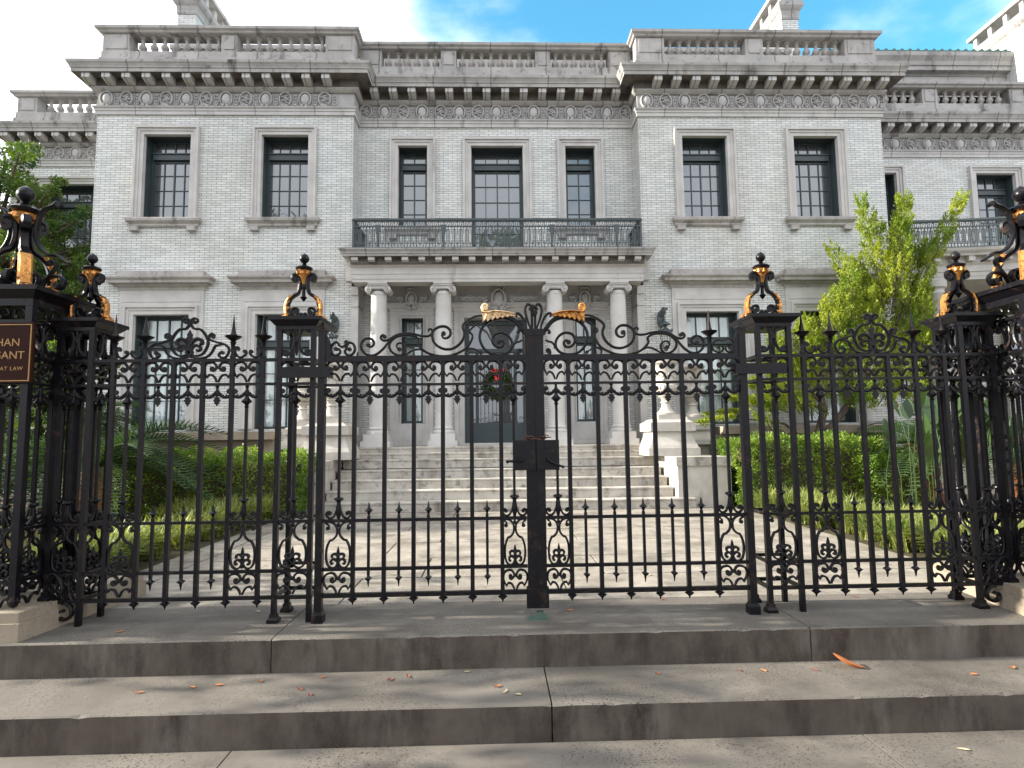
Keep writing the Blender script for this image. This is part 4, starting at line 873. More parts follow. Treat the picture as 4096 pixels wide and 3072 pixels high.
def xpanel(k=1.0):
    key = ('x', round(k, 3))
    if key in CACHE: return CACHE[key]
    m = MB(); mir(m, XDBL, .0085, .016, 2, 0, 1.742, k); m.lathe([(.003, .015), (.012, .045), (.006, .075), (.016, .105), (.019, .118), (.016, .131), (.006, .165), (.012, .19), (.004, .212)], 0, 0, 8, cz=1.742)
    CACHE[key] = m.mesh('cap_scroll', 'iron', True); return CACHE[key]
def pier(x0, x1, y0, y1, lab, zt=2.02, feet=(0, 0, 0, 0), sides=(1, 1), fs=.90, rails_z=RZ, post=.016, back=False, legs=3, grp='gate and corner piers'):
    t = thing('iron_pier', ((x0+x1)/2, (y0+y1)/2, 0), lab, 'gate pier', grp)
    for (x, y), z in zip(((x0, y0), (x1, y0), (x0, y1), (x1, y1)), feet):
        p = MB().box(x-post, x+post, y-post, y+post, z, zt-.06)
        if z > 0 or post > .02 or x in (x0,): p.lathe([(post*2.2, z), (post*2.2, z+.02), (post*1.5, z+.035), (post*1.4, z+.055)], x, y, 4, sq=True)
        part('post', p, 'iron', t)
    k = (x1-x0)/.2*.98
    for a, b, d in rails_z:
        part('rail', MB().box(x0-.02, x1+.02, y0-d, y0+d, a, b), 'iron', t); part('rail', MB().box(x0-.02, x1+.02, y1-d, y1+d, a, b), 'iron', t)
        for x in (x0, x1): part('rail', MB().box(x-d, x+d, y0+d, y1-d, a+.001, b-.001), 'iron', t)
    ym, xm = (y0+y1)/2, (x0+x1)/2
    part('scroll_panel', tallcell(k), None, t, loc=(xm, y0, 0)); part('cap_scroll', xpanel(k), None, t, loc=(xm, y0, 0))
    k2 = (y1-y0)/.2*.98
    for s_, x in zip(sides, (x0, x1)):
        if s_: part('cap_scroll', xpanel(k2), None, t, loc=(x, ym, 0), rotz=math.pi/2)
        if s_: part('scroll_panel', tallcell(k2), None, t, loc=(x, ym, 0), rotz=math.pi/2)
    if back: part('scroll_panel', tallcell(k), None, t, loc=(xm, y1, 0)); part('cap_scroll', xpanel(k), None, t, loc=(xm, y1, 0))
    cm = MB(); capmesh(cm, x0-.02, x1+.02, y0-.02, y1+.02, zt-.085, zt, .045); part('cap', cm, 'iron', t)
    finial(t, xm, ym, zt, fs, legs); return t
pier(-1.462, -1.235, FY, 4.33, 'square openwork iron pier with gilt finial, left of the gates', sides=(0, 0), legs=2)
pier(1.835, 2.052, FY, 4.33, 'square openwork iron pier with gilt finial, right of the gates', sides=(0, 0), legs=2)
pl = pier(-2.925, -2.715, FY, 4.30, 'slim openwork corner pier with gilt finial at the left end of the fence', feet=(.168, 0, .168, 0), back=True)
pr = pier(3.275, 3.490, FY, 4.30, 'slim openwork corner pier with gilt finial at the right end of the fence', feet=(0, .168, 0, .168), back=True)
for s, X, t in ((-1, -2.73, pl), (1, 3.292, pr)):   # tall C-scroll buttress on the foot of the corner posts
    m = MB()
    m.rib([(X+s*x, z) for x, z in ((.155, .225), (.135, .235), (.15, .265), (.195, .255), (.205, .205), (.165, .165), (.115, .185), (.095, .25), (.14, .33), (.19, .33))], .009, .026, FY, 1)
    m.rib([(X+s*x, z) for x, z in ((.04, .24), (.055, .185), (.09, .15), (.06, .142), (.035, .12), (.03, .075), (.06, .045), (.10, .05), (.115, .08), (.095, .10), (.08, .09))], .009, .026, FY, 1)
    m.rib([(X+s*x, z) for x, z in ((.03, .33), (.055, .30), (.05, .24), (.04, .19), (.02, .16))], .009, .026, FY)
    part('scroll_buttress', m, 'iron', t, True)
# big piers beyond, nearer the street
def bigpier(x0, x1, y0, y1, s, lab):
    t = thing('iron_pier', ((x0+x1)/2, (y0+y1)/2, .168), lab, 'gate pier', 'gate and corner piers'); ZT = 2.19
    xm, ym = (x0+x1)/2, (y0+y1)/2
    for x in (x0, x1):
        for y in (y0, y1):
            part('post', MB().box(x-.022, x+.022, y-.022, y+.022, .20, ZT-.08).ball((x, y, .215), .030, 8, (1, 1, 1.5)), 'iron', t)
    for y in (y0, y1):
        for i in (1, 2): part('bar', bar(.011, .29, 1.72, False), None, t, loc=(x0+(x1-x0)*i/3, y, 0))
        for i in range(3): part('scroll_panel', tallcell((x1-x0)/3/.2*.98), None, t, loc=(x0+(x1-x0)*(i+.5)/3, y, 0)); part('cap_scroll', xpanel((x1-x0)/3/.2*.98), None, t, loc=(x0+(x1-x0)*(i+.5)/3, y, 0))
    for x in (x0, x1):
        part('bar', bar(.011, .29, 1.72, False), None, t, loc=(x, ym, 0))
        for i in range(2): part('scroll_panel', tallcell((y1-y0)/2/.2*.98), None, t, loc=(x, y0+(y1-y0)*(i+.5)/2, 0), rotz=math.pi/2); part('cap_scroll', xpanel((y1-y0)/2/.2*.98), None, t, loc=(x, y0+(y1-y0)*(i+.5)/2, 0), rotz=math.pi/2)
    for a, b, d in RZ[:4]+((1.955, 1.975, .02),):
        for y in (y0, y1): part('rail', MB().box(x0, x1, y-d, y+d, a, b), 'iron', t)
        for x in (x0, x1): part('rail', MB().box(x-d, x+d, y0, y1, a+.001, b-.001), 'iron', t)
    fr = MB()
    for i in range(5):
        q = [(-.03, .01), (-.042, .03), (-.03, .055), (.0, .06), (.022, .04), (.018, .02), (.0, .02)]
        for y in (y0, y1): fr.rib([(x0+.06+i*(x1-x0-.12)/4+a, 1.985+b*1.15) for a, b in q], .006, .014, y, 1)
    for x in (x0, x1):
        for i in range(3):
            yy = y0+.09+i*(y1-y0-.18)/2
            fr.rib([(a*1.3, 1.985+b*1.15) for a, b in q], .006, .014, 0, 1, xf=lambda v: (x+v[1], yy+v[0], v[2]))
    part('cap_scroll', fr, 'iron', t, True)
    cm = MB(); capmesh(cm, x0-.02, x1+.02, y0-.02, y1+.02, ZT-.11, ZT, .06); cm.box(x0-.025, x1+.025, y0-.025, y1+.025, ZT-.125, ZT-.108); part('cap', cm, 'iron', t)
    finial(t, xm, ym, ZT, 1.42, arms=True); return t
bigpier(-3.50, -2.98, 3.88, 4.33, -1, 'wide openwork iron pier with large scrolled finial, cut by the left edge of the picture')
bigpier(3.58, 4.10, 3.88, 4.33, 1, 'wide openwork iron pier with large scrolled finial, cut by the right edge of the picture')

# --- the gates
GY = 4.06
SC = {'a': [(-1.075, 1.798), (-1.057, 1.798), (-1.048, 1.778), (-1.064, 1.757), (-1.091, 1.757), (-1.109, 1.777), (-1.107, 1.817), (-1.085, 1.842), (-1.066, 1.84), (-1.054, 1.821), (-1.035, 1.813), (-1.016, 1.823), (-1.007, 1.844)],
 'b': [(-.986, 1.795), (-1.006, 1.797), (-1.017, 1.782), (-1.007, 1.761), (-.984, 1.753), (-.962, 1.766), (-.949, 1.793), (-.958, 1.828), (-.982, 1.841), (-.997, 1.832), (-1.012, 1.817)],
 'c': [(-.859, 1.822), (-.849, 1.809), (-.828, 1.819), (-.821, 1.84), (-.833, 1.862), (-.863, 1.87), (-.894, 1.855), (-.909, 1.82), (-.893, 1.777), (-.855, 1.753), (-.809, 1.757), (-.763, 1.792), (-.725, 1.838), (-.698, 1.865)],
 'd': [(-.75, 1.88), (-.755, 1.893), (-.768, 1.889), (-.775, 1.871), (-.756, 1.854), (-.718, 1.86), (-.672, 1.888), (-.618, 1.901), (-.556, 1.898), (-.495, 1.883), (-.449, 1.884), (-.425, 1.906), (-.433, 1.93), (-.452, 1.926), (-.446, 1.912)],
 'e': [(-.648, 1.792), (-.662, 1.802), (-.667, 1.818), (-.656, 1.834), (-.629, 1.833), (-.61, 1.814), (-.61, 1.783), (-.633, 1.752), (-.671, 1.756), (-.706, 1.783), (-.717, 1.822), (-.702, 1.853), (-.664, 1.88), (-.603, 1.889), (-.549, 1.882), (-.518, 1.86), (-.522, 1.829), (-.498, 1.797), (-.456, 1.766), (-.387, 1.746), (-.31, 1.745), (-.241, 1.768), (-.187, 1.803), (-.155, 1.857), (-.151, 1.888), (-.17, 1.916), (-.124, 1.959), (-.061, 1.994)],
 'f': [(-.348, 1.899), (-.36, 1.89), (-.35, 1.87), (-.325, 1.868), (-.304, 1.886), (-.302, 1.917), (-.325, 1.943), (-.36, 1.949), (-.398, 1.936), (-.424, 1.906), (-.419, 1.851), (-.387, 1.812), (-.333, 1.79), (-.275, 1.799), (-.225, 1.842), (-.205, 1.897), (-.217, 1.952), (-.178, 1.991), (-.123, 2.018), (-.07, 2.022)],
 'g': [(.03, 1.832), (.04, 1.844), (.057, 1.842), (.063, 1.824), (.049, 1.802), (.022, 1.801), (-.005, 1.821), (-.014, 1.852), (.004, 1.887), (.046, 1.899), (.089, 1.883), (.117, 1.843), (.117, 1.796), (.084, 1.76), (.029, 1.748), (-.032, 1.76), (-.078, 1.802), (-.101, 1.865), (-.089, 1.927), (-.046, 1.974), (.016, 1.997), (.079, 2.001), (.141, 1.973), (.19, 1.91)],
 'h': [(-.606, 1.753), (-.556, 1.784), (-.51, 1.791), (-.479, 1.775)],
 'i': [(-.094, 1.763), (-.133, 1.787), (-.171, 1.793), (-.194, 1.775), (-.191, 1.75)],
 'j': [(.169, 1.767), (.183, 1.77), (.181, 1.784), (.163, 1.782), (.157, 1.757), (.176, 1.745), (.2, 1.748)],
 'k': [(.123, 1.8), (.143, 1.831), (.17, 1.839), (.19, 1.851)], 'l': [(.163, 1.902), (.163, 1.915), (.179, 1.919), (.193, 1.906), (.195, 1.886)]}
TOPB = [(-.075, 2.012), (.0, 2.022), (.075, 2.02), (.14, 1.985), (.185, 1.93), (.21, 1.90)]
LEAFT = [(-.086, 2.040), (-.053, 2.038), (.001, 2.045), (.063, 2.042), (.11, 2.033), (.145, 2.02)]
def gate(s, lab):
    f = lambda x: x if s < 0 else .54-x
    fr = lambda a, b: (min(f(a), f(b)), max(f(a), f(b)))
    t = thing('gate_leaf', (f(-1.165), GY, 0), lab, 'gate', 'gates')
    for (a, b, d) in ((1.708, 1.748, .018), (1.543, 1.560, .012), (.640, .660, .013), (.325, .345, .013), (.155, .182, .016)):
        x0, x1 = fr(-1.143, .205); part('rail', MB().box(x0, x1, GY-d, GY+d, a, b), 'iron', t)
    xs = [-.946, -.743, -.548, -.353, -.159, .039]
    for x in xs: part('bar', bar(.0135, .155, 1.715, True), None, t, loc=(f(x), GY, 0))
    x0, x1 = fr(-1.190, -1.143); m = MB().box(x0, x1, GY-.026, GY+.026, .0, 1.915)
    m.lathe([(.036, 0), (.036, .05), (.026, .07)], (x0+x1)/2, GY, 4, sq=True); m.lathe([(.030, 1.915), (.030, 1.93), (.018, 1.94), (.003, 1.985)], (x0+x1)/2, GY, 4, sq=True)
    sh = [(-1.143, 1.90), (-1.143, 1.745), (-1.105, 1.745), (-1.108, 1.79), (-1.112, 1.83), (-1.125, 1.865)]
    m.prism([(f(x), z) for x, z in sh][::(-1 if s > 0 else 1)], GY-.02, GY+.02)
    part('hinge_stile', m, 'iron', t)
    x0, x1 = fr(.207, .2695)
    m = MB().box(x0, x1, GY-.024, GY+.02, .075, 1.925); xx = fr(.197, .2693); m.box(xx[0], xx[1], GY-.030, GY+.024, .068, .200); m.box(xx[0]-.0, xx[1], GY-.03, GY+.024, 1.88, 1.915)
    part('meeting_stile', m, 'iron', t)
    k = f(-1.044); part('scroll_panel', tallcell(.98), None, t, loc=(k, GY, -.002))
    part('scroll_panel', tallcell(.84), None, t, loc=(f(.124), GY, -.002))
    for i in range(5):
        c = (f(xs[i])+f(xs[i+1]))/2; part('scroll_panel', midcell(), None, t, loc=(c, GY, -.008)); part('spear_bar', spearbar(), None, t, loc=(c, GY, .003))
    m = MB()
    for kk, P in SC.items():
        if s > 0 and kk in 'ab': continue
        wd = .0088 if kk in 'fg' else .0066 if kk in 'hijkl' else .0078
        m.rib([(f(x), z) for x, z in P], wd, .017, GY, 2 if kk in 'ab' else 1, kk != 'g')
    m.rib([(f(x), z) for x, z in TOPB], .013, .02, GY)
    if s > 0:                                    # the right leaf keeps its spike and boxed end scroll
        for P in ([(-1.01, 1.79), (-1.02, 1.80), (-1.04, 1.79), (-1.035, 1.765), (-1.01, 1.755), (-.975, 1.77), (-.968, 1.81), (-1.0, 1.84), (-1.04, 1.835), (-1.07, 1.85)],
                  [(-1.085, 1.79), (-1.075, 1.80), (-1.06, 1.79), (-1.065, 1.765), (-1.09, 1.755), (-1.115, 1.77), (-1.12, 1.81), (-1.10, 1.838), (-1.07, 1.85)]): m.rib([(f(x), z) for x, z in P], .0055, .014, GY, 1)
        part('spike', spike(), None, t, loc=(f(-.948), GY-.001, .008))
    else: m.tube([(-.935, GY, 1.745), (-.929, GY, 1.775)], .006)
    part('scroll_crest', m, 'iron', t, True)
    g_ = MB()                                   # gilt acanthus leaf riding the big scroll
    ol = [(-.086, 2.046), (-.070, 2.040), (-.045, 2.040), (.001, 2.046), (.063, 2.043), (.11, 2.034), (.150, 2.016), (.118, 2.012), (.104, 2.017), (.090, 2.006), (.076, 2.014), (.056, 2.000), (.044, 2.011), (.020, 1.993), (.010, 2.008), (-.014, 1.985), (-.022, 2.004), (-.046, 1.976), (-.052, 1.998), (-.080, 1.976), (-.078, 2.012)]
    pl_ = [(f(x), z) for x, z in ol]
    if s > 0: pl_ = pl_[::-1]
    g_.prism(pl_, GY-.026, GY+.010)
    g_.rib([(f(x), z+.002) for x, z in LEAFT], .006, .046, GY-.008)
    for q in range(6):
        x = .10-.032*q; g_.rib([(f(x+.03), 2.034+.004*(q > 1)), (f(x+.008), 2.026), (f(x-.006), 2.006-.003*q)], .0035, .012, GY-.028)
    g_.rib([(f(x), z) for x, z in ((-.061, 2.073), (-.051, 2.078), (-.053, 2.093), (-.068, 2.097), (-.081, 2.083), (-.078, 2.057), (-.057, 2.036))], .0095, .026, GY-.004, 1)
    part('gold_leaf', g_, 'palegold' if s < 0 else 'gold', t, True)
    m = MB()                                     # plume of curls on the meeting stile
    m.rib([(f(x), z) for x, z in ((.258, 1.90), (.240, 1.955), (.221, 2.01), (.212, 2.062), (.228, 2.098), (.252, 2.090), (.250, 2.068), (.238, 2.068))], .0085, .020, GY, 1)
    m.rib([(f(x), z) for x, z in ((.225, 1.89), (.216, 1.955), (.192, 2.010), (.163, 2.036), (.146, 2.026), (.158, 2.012))], .0085, .020, GY, 1)
    zz = (2.072, 2.035)[s > 0]
    m.tube([(f(.262), GY-.035, zz), (f(.262), GY+.02, zz)], .019, 12); m.tube([(f(.262), GY-.041, zz), (f(.262), GY-.035, zz)], .009, 10); m.box(*fr(.25, .268), GY-.012, GY+.012, 1.9, zz)
    part('plume', m, 'iron', t, True)
    x0, x1 = fr(.116, .272); lb = MB().box(x0, x1, GY-.062, GY-.027, .968, 1.166); lb.box(x0+.006, x1-.006, GY-.065, GY-.061, .974, 1.160)
    if s > 0: lb.tube([(.345, GY-.062, 1.125), (.345, GY-.072, 1.125)], .018, 14)
    bx = part('lock_box', lb, 'iron', t)
    h = MB()
    if s < 0: h.tube([(.18, GY-.06, 1.030), (.17, GY-.10, 1.031), (.15, GY-.105, 1.032), (.085, GY-.105, 1.028)], [.007, .010, .009, .007], 8).ball((.078, GY-.105, 1.027), .012, 8)
    else: h.tube([(.335, GY-.06, 1.040), (.345, GY-.10, 1.036), (.37, GY-.105, 1.020), (.436, GY-.105, .992)], [.007, .010, .009, .007], 8).ball((.442, GY-.105, .989), .011, 8)
    part('handle', h, 'iron', bx, True, loc=(0, 0, 0))
    x0, x1 = fr(-1.452, -1.103)                  # hinge strap wrapped round post and pier
    part('hinge_strap', MB().box(x0, x1, GY-.052, GY-.028, 1.600, 1.672).box(*fr(-1.1265, -1.103), GY-.028, GY+.04, 1.600, 1.672), 'iron', t)
    return t
gate(-1, 'left black iron gate leaf with gilt leaf and broken end scroll over its top rail'); gate(1, 'right black iron gate leaf with gilt leaf and a tall spike near its hinge')
ch = MB()
for i in range(11):
    u = i/10; c = (.19+.165*u, GY-.048-.012*math.sin(u*math.pi*2), 1.178+.012*math.sin(u*9)); a = i*1.57; pts = []
    for k in range(11): q = k*2*math.pi/10; pts.append((c[0]+.017*math.cos(q), c[1]+.010*math.sin(q)*math.cos(a), c[2]+.010*math.sin(q)*math.sin(a)))
    ch.tube(pts, .0038, 6)
tag(part('chain', ch, 'rust', None, True), 'short rusty brown chain looped over the lock boxes where the gates meet', 'chain')
t = thing('gate_stop', (.278, 4.05, 0), 'green metal wedge-shaped gate stop set in the stone under the gates', 'gate stop')
part('wedge', MB().prism([(.232, .004), (.330, .004), (.305, .045), (.262, .045)], 4.02, 4.07), 'bronze', t); part('plate', MB().box(.196, .338, 4.0, 4.09, -.002, .004), 'bronze', t)
# --- plaque
t = thing('plaque', (-3.2, 3.83, 1.75), 'brown law office plaque with gold border and gold letters on the far left pier', 'sign')
part('board', MB().box(-3.60, -2.918, 3.826, 3.846, 1.565, 1.948), 'brown', t)
b = MB(); y0, y1 = 3.822, 3.8262
b.box(-3.59, -2.928, y0, y1, 1.931, 1.937); b.box(-3.59, -2.928, y0, y1, 1.574, 1.580); b.box(-2.934, -2.928, y0, y1, 1.580, 1.931); b.box(-3.59, -3.584, y0, y1, 1.580, 1.931)
part('border', b, 'signgold', t)
def text(s, x, z, size, par, sp=1.1):
    cu = bpy.data.curves.new('lettering', 'FONT'); cu.body = s; cu.size = size; cu.align_x = 'RIGHT'; cu.extrude = .001; cu.space_character = sp
    o = bpy.data.objects.new('tmp', cu); C.objects.link(o); dg = bpy.context.evaluated_depsgraph_get(); me = bpy.data.meshes.new_from_object(o.evaluated_get(dg))
    bpy.data.objects.remove(o); me.materials.clear(); me.materials.append(M['signgold'])
    q = bpy.data.objects.new('lettering', me); C.objects.link(q); q.parent = par; q.rotation_euler = (math.pi/2, 0, 0); q.location = Vector((x, 3.8245, z))-org(par); return q
text('HAN', -2.995, 1.797, .070, t, 1.0); text('GANT', -2.964, 1.716, .070, t, 1.0); text('AT LAW', -2.970, 1.643, .034, t, 1.15)
# ================================================================== planting
def ellip(n, c, r, shell=.55):
    d = RNG.normal(size=(n, 3)); d /= np.linalg.norm(d, axis=1)[:, None]
    q = (shell+(1-shell)*RNG.random(n))[:, None]
    return np.array(c)+d*q*np.array(r), d
def crown(blobs, dens):
    cs, ds = [], []
    for c, r in blobs:
        n = int(dens*(r[0]*r[1]+r[1]*r[2]+r[0]*r[2])); a, d = ellip(n, c, r); cs.append(a); ds.append(d)
    return np.concatenate(cs), np.concatenate(ds)
def hedge(x0, x1, y0, y1, z0, z1, n, name, lab, bumps=None, sz=.04):
    t = thing(name, ((x0+x1)/2, (y0+y1)/2, 0), lab, 'hedge', 'clipped hedges')
    P = RNG.random((n, 3)); f = RNG.integers(0, 4, n); d = np.zeros((n, 3))
    P[f == 0, 2] = 1; d[f == 0, 2] = 1; P[f == 1, 1] = 0; d[f == 1, 1] = -1; P[f == 2, 0] = (RNG.random((f == 2).sum()) < .5); d[f == 2, 0] = P[f == 2, 0]*2-1
    P[f == 3, 2] = RNG.random((f == 3).sum())**.4
    P = P*np.array([x1-x0, y1-y0, z1-z0])+np.array([x0, y0, z0])
    w = .055*np.sin(P[:, 0]*7+P[:, 2]*5)+.04*np.sin(P[:, 0]*17+P[:, 1]*13)+.035*np.sin(P[:, 2]*21+P[:, 0]*9)
    cx = np.clip(np.minimum(P[:, 0]-x0, x1-P[:, 0])/.16, 0, 1); cy = np.clip((P[:, 1]-y0)/.16, 0, 1)
    P[:, 2] -= np.where(f == 0, .10*(1-np.minimum(cx, cy))**2, 0)
    P += d*w[:, None]+RNG.normal(scale=.022, size=(n, 3))
    part('foliage', leaves('foliage', P, sz, 'hedge', d+np.array([0, 0, .5]), 1.6, .9), None, t, loc=(0, 0, 0))
    part('branches', MB().box(x0+.14, x1-.14, y0+.14, y1-.14, z0, z1-.16), 'bark', t)
    return t
hedge(-5.95, -3.05, 9.35, 10.3, 0, .96, 26000, 'hedge', 'clipped green box hedge left of the path, next to the stone cheek block')
hedge(4.02, 6.4, 9.75, 10.8, 0, 1.12, 26000, 'hedge', 'taller sunlit box hedge right of the path, next to the cheek block')
hedge(6.0, 7.05, 9.6, 10.3, 0, .84, 9000, 'hedge', 'lower rounded end of the right hedge, beside the brown cycad trunk')
def bladeclump(name, boxes, n, lab, h=(.22, .50), mt='grass', wd=.017):
    tot = sum((b[1]-b[0])*(b[3]-b[2]) for b in boxes); Vs = []; Fs = []; o = 0
    for x0, x1, y0, y1 in boxes:
        k = int(n*(x1-x0)*(y1-y0)/tot)
        # clump centres so that the border reads as tufts
        cn = max(4, int((x1-x0)*(y1-y0)*26)); cc = np.stack([RNG.uniform(x0, x1, cn), RNG.uniform(y0, y1, cn)], 1)
        ci = RNG.integers(0, cn, k); b = cc[ci]+RNG.normal(scale=.035, size=(k, 2))
        a = RNG.uniform(0, 2*np.pi, k); L = RNG.uniform(*h, k); lean = RNG.uniform(.25, 1.05, k)
        dx, dy = np.cos(a), np.sin(a); sx_, sy_ = -dy, dx; W = RNG.uniform(.6, 1.2, k)*wd
        V = []
        for t_, ww in ((0, .7), (.35, 1), (.7, .8), (1, .08)):
            r = L*lean*t_**1.7; z = L*(1.05*t_-.62*lean*t_**2.3)
            for s in (-1, 1): V.append(np.stack([b[:, 0]+dx*r+s*sx_*W*ww*.5, b[:, 1]+dy*r+s*sy_*W*ww*.5, z+.0], 1))
        V = np.stack(V, 1).reshape(-1, 3); i = np.arange(k)*8+o
        for q in (0, 2, 4): Fs.append(np.stack([i+q, i+q+1, i+q+3, i+q+2], 1))
        Vs.append(V); o += len(V)
    ob = part(name, fastmesh(name, np.concatenate(Vs), np.concatenate(Fs), mt), None); ob['kind'] = 'stuff'
    return tag(ob, lab, 'border grass')
bladeclump('border_grass', [(-3.95, -3.42, 4.95, 9.3), (-4.6, -3.9, 8.2, 9.3)], 12000, 'yellow-green strap-leaved border grass along the left edge of the path')
bladeclump('border_grass', [(4.08, 4.85, 5.0, 9.75), (4.8, 5.4, 4.9, 6.6)], 15000, 'bright green strap-leaved border grass along the right edge of the path')
bladeclump('lawn_grass', [(-9, -3.9, 5.3, 9.0), (4.8, 9.5, 5.3, 10.0)], 16000, 'short dry lawn grass either side of the path', (.015, .04), 'drygrass', .008)
def cycad(x, y, z, rad, n, lab, trunk=(.2, .7), name='cycad', mt='palm', up_=.55, seed=3):
    t = thing(name, (x, y, 0), lab, 'cycad', 'cycads in the garden'); rng = random.Random(seed)
    V = []; F = []; st = MB()
    for i in range(n):
        a = rng.uniform(0, 2*math.pi); el = rng.uniform(.05, 1.0)*up_*1.6; L = rad*rng.uniform(.75, 1.1); P = []
        for k in range(15):
            u = k/14; r = L*u*math.cos(el*(1-.4*u)); h = L*(math.sin(el)*u*1.1-.62*u*u)
            P.append(Vector((x+math.cos(a)*r, y+math.sin(a)*r, z+h)))
        st.tube(P[::2], [.012-.0012*q for q in range(8)], 4)
        for k in range(1, 14):
            for jj in (0, .5):
                p = P[k]+(P[min(k+1, 14)]-P[k])*jj; d = (P[min(k+1, 14)]-P[k-1]).normalized(); s = d.cross(Vector((0, 0, 1))).normalized(); nn = s.cross(d)
                ll = L*.21*math.sin(math.pi*(.12+.80*(k+jj)/14))
                for sg in (-1, 1):
                    q = (s*sg+d*.55+nn*(.35)).normalized(); b = len(V); w_ = d*.011
                    V += [p-w_, p+q*ll*.6-w_*.8+Vector((0, 0, -.0)), p+q*ll+Vector((0, 0, -.03*ll)), p+q*ll*.6+w_*.8, p+w_]; F.append((b, b+1, b+2, b+3, b+4))
    m = MB(); m.v = [tuple(v) for v in V]; m.f = F
    part('frond_leaflets', m, mt, t); part('frond_stalks', st, mt, t, True)
    if trunk:
        tr = MB(); tr.lathe([(trunk[0]*1.05, 0), (trunk[0]*1.1, .1), (trunk[0], trunk[1]*.5), (trunk[0]*1.05, trunk[1]*.8), (trunk[0]*.7, z+.02)], x, y, 14)
        for k in range(420):
            a = rng.uniform(0, 2*math.pi); zz = rng.uniform(.03, z-.02); r0 = trunk[0]*1.0; ll = rng.uniform(.03, .09)
            p = Vector((x+r0*math.cos(a), y+r0*math.sin(a), zz)); q = Vector((math.cos(a), math.sin(a), rng.uniform(.2, 1.1))).normalized(); s = Vector((-math.sin(a), math.cos(a), 0))*.018
            tr.add([p-s, p+s, p+q*ll+s*.3, p+q*ll-s*.3], [(0, 1, 2, 3)])
        part('trunk', tr, 'palmbark', t)
    return t
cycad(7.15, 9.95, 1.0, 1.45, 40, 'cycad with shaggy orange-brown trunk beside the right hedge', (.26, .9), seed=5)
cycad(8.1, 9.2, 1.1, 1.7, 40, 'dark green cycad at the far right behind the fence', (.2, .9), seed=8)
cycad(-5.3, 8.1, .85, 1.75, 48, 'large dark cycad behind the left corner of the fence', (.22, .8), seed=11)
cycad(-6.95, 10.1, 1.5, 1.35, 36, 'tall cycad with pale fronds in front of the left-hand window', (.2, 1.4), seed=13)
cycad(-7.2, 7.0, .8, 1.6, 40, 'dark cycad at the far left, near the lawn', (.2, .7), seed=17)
# broad-leaved plant on the right
t = thing('broad_leaved_plant', (5.35, 6.7, 0), 'dark plant with large upright paddle leaves behind the right fence panel', 'plant'); m = MB(); rng = random.Random(4)
t.location = (6.1, 7.9, 0)
for i in range(55):
    x, y = 6.15+rng.uniform(-.75, .95), 7.9+rng.uniform(-.5, .5); a = rng.uniform(0, 6.28); L = rng.uniform(.35, .6); h0 = rng.uniform(.55, 1.45); ln = rng.uniform(.1, .6)
    d = Vector((math.cos(a), math.sin(a), 0)); s = Vector((-math.sin(a), math.cos(a), 0)); base = Vector((x, y, 0)); b = Vector((x, y, h0))+d*ln*.3
    m.tube([base, base+Vector((0, 0, h0*.6)), b], .006, 4); vs = []
    for k in range(9):
        u = k/8; w_ = .085*math.sin(math.pi*min(1, .08+.92*u))**.8*(1.15-.5*u)+.004; p = b+d*(L*u*ln)+Vector((0, 0, L*(u-.55*ln*u*u)))
        vs += [p-s*w_+Vector((0, 0, .015)), p+Vector((0, 0, -.008)), p+s*w_+Vector((0, 0, .015))]
    m.add(vs, [(3*k+q, 3*k+q+1, 3*k+q+4, 3*k+q+3) for k in range(8) for q in (0, 1)])
part('leaves', m, 'palm', t, True)
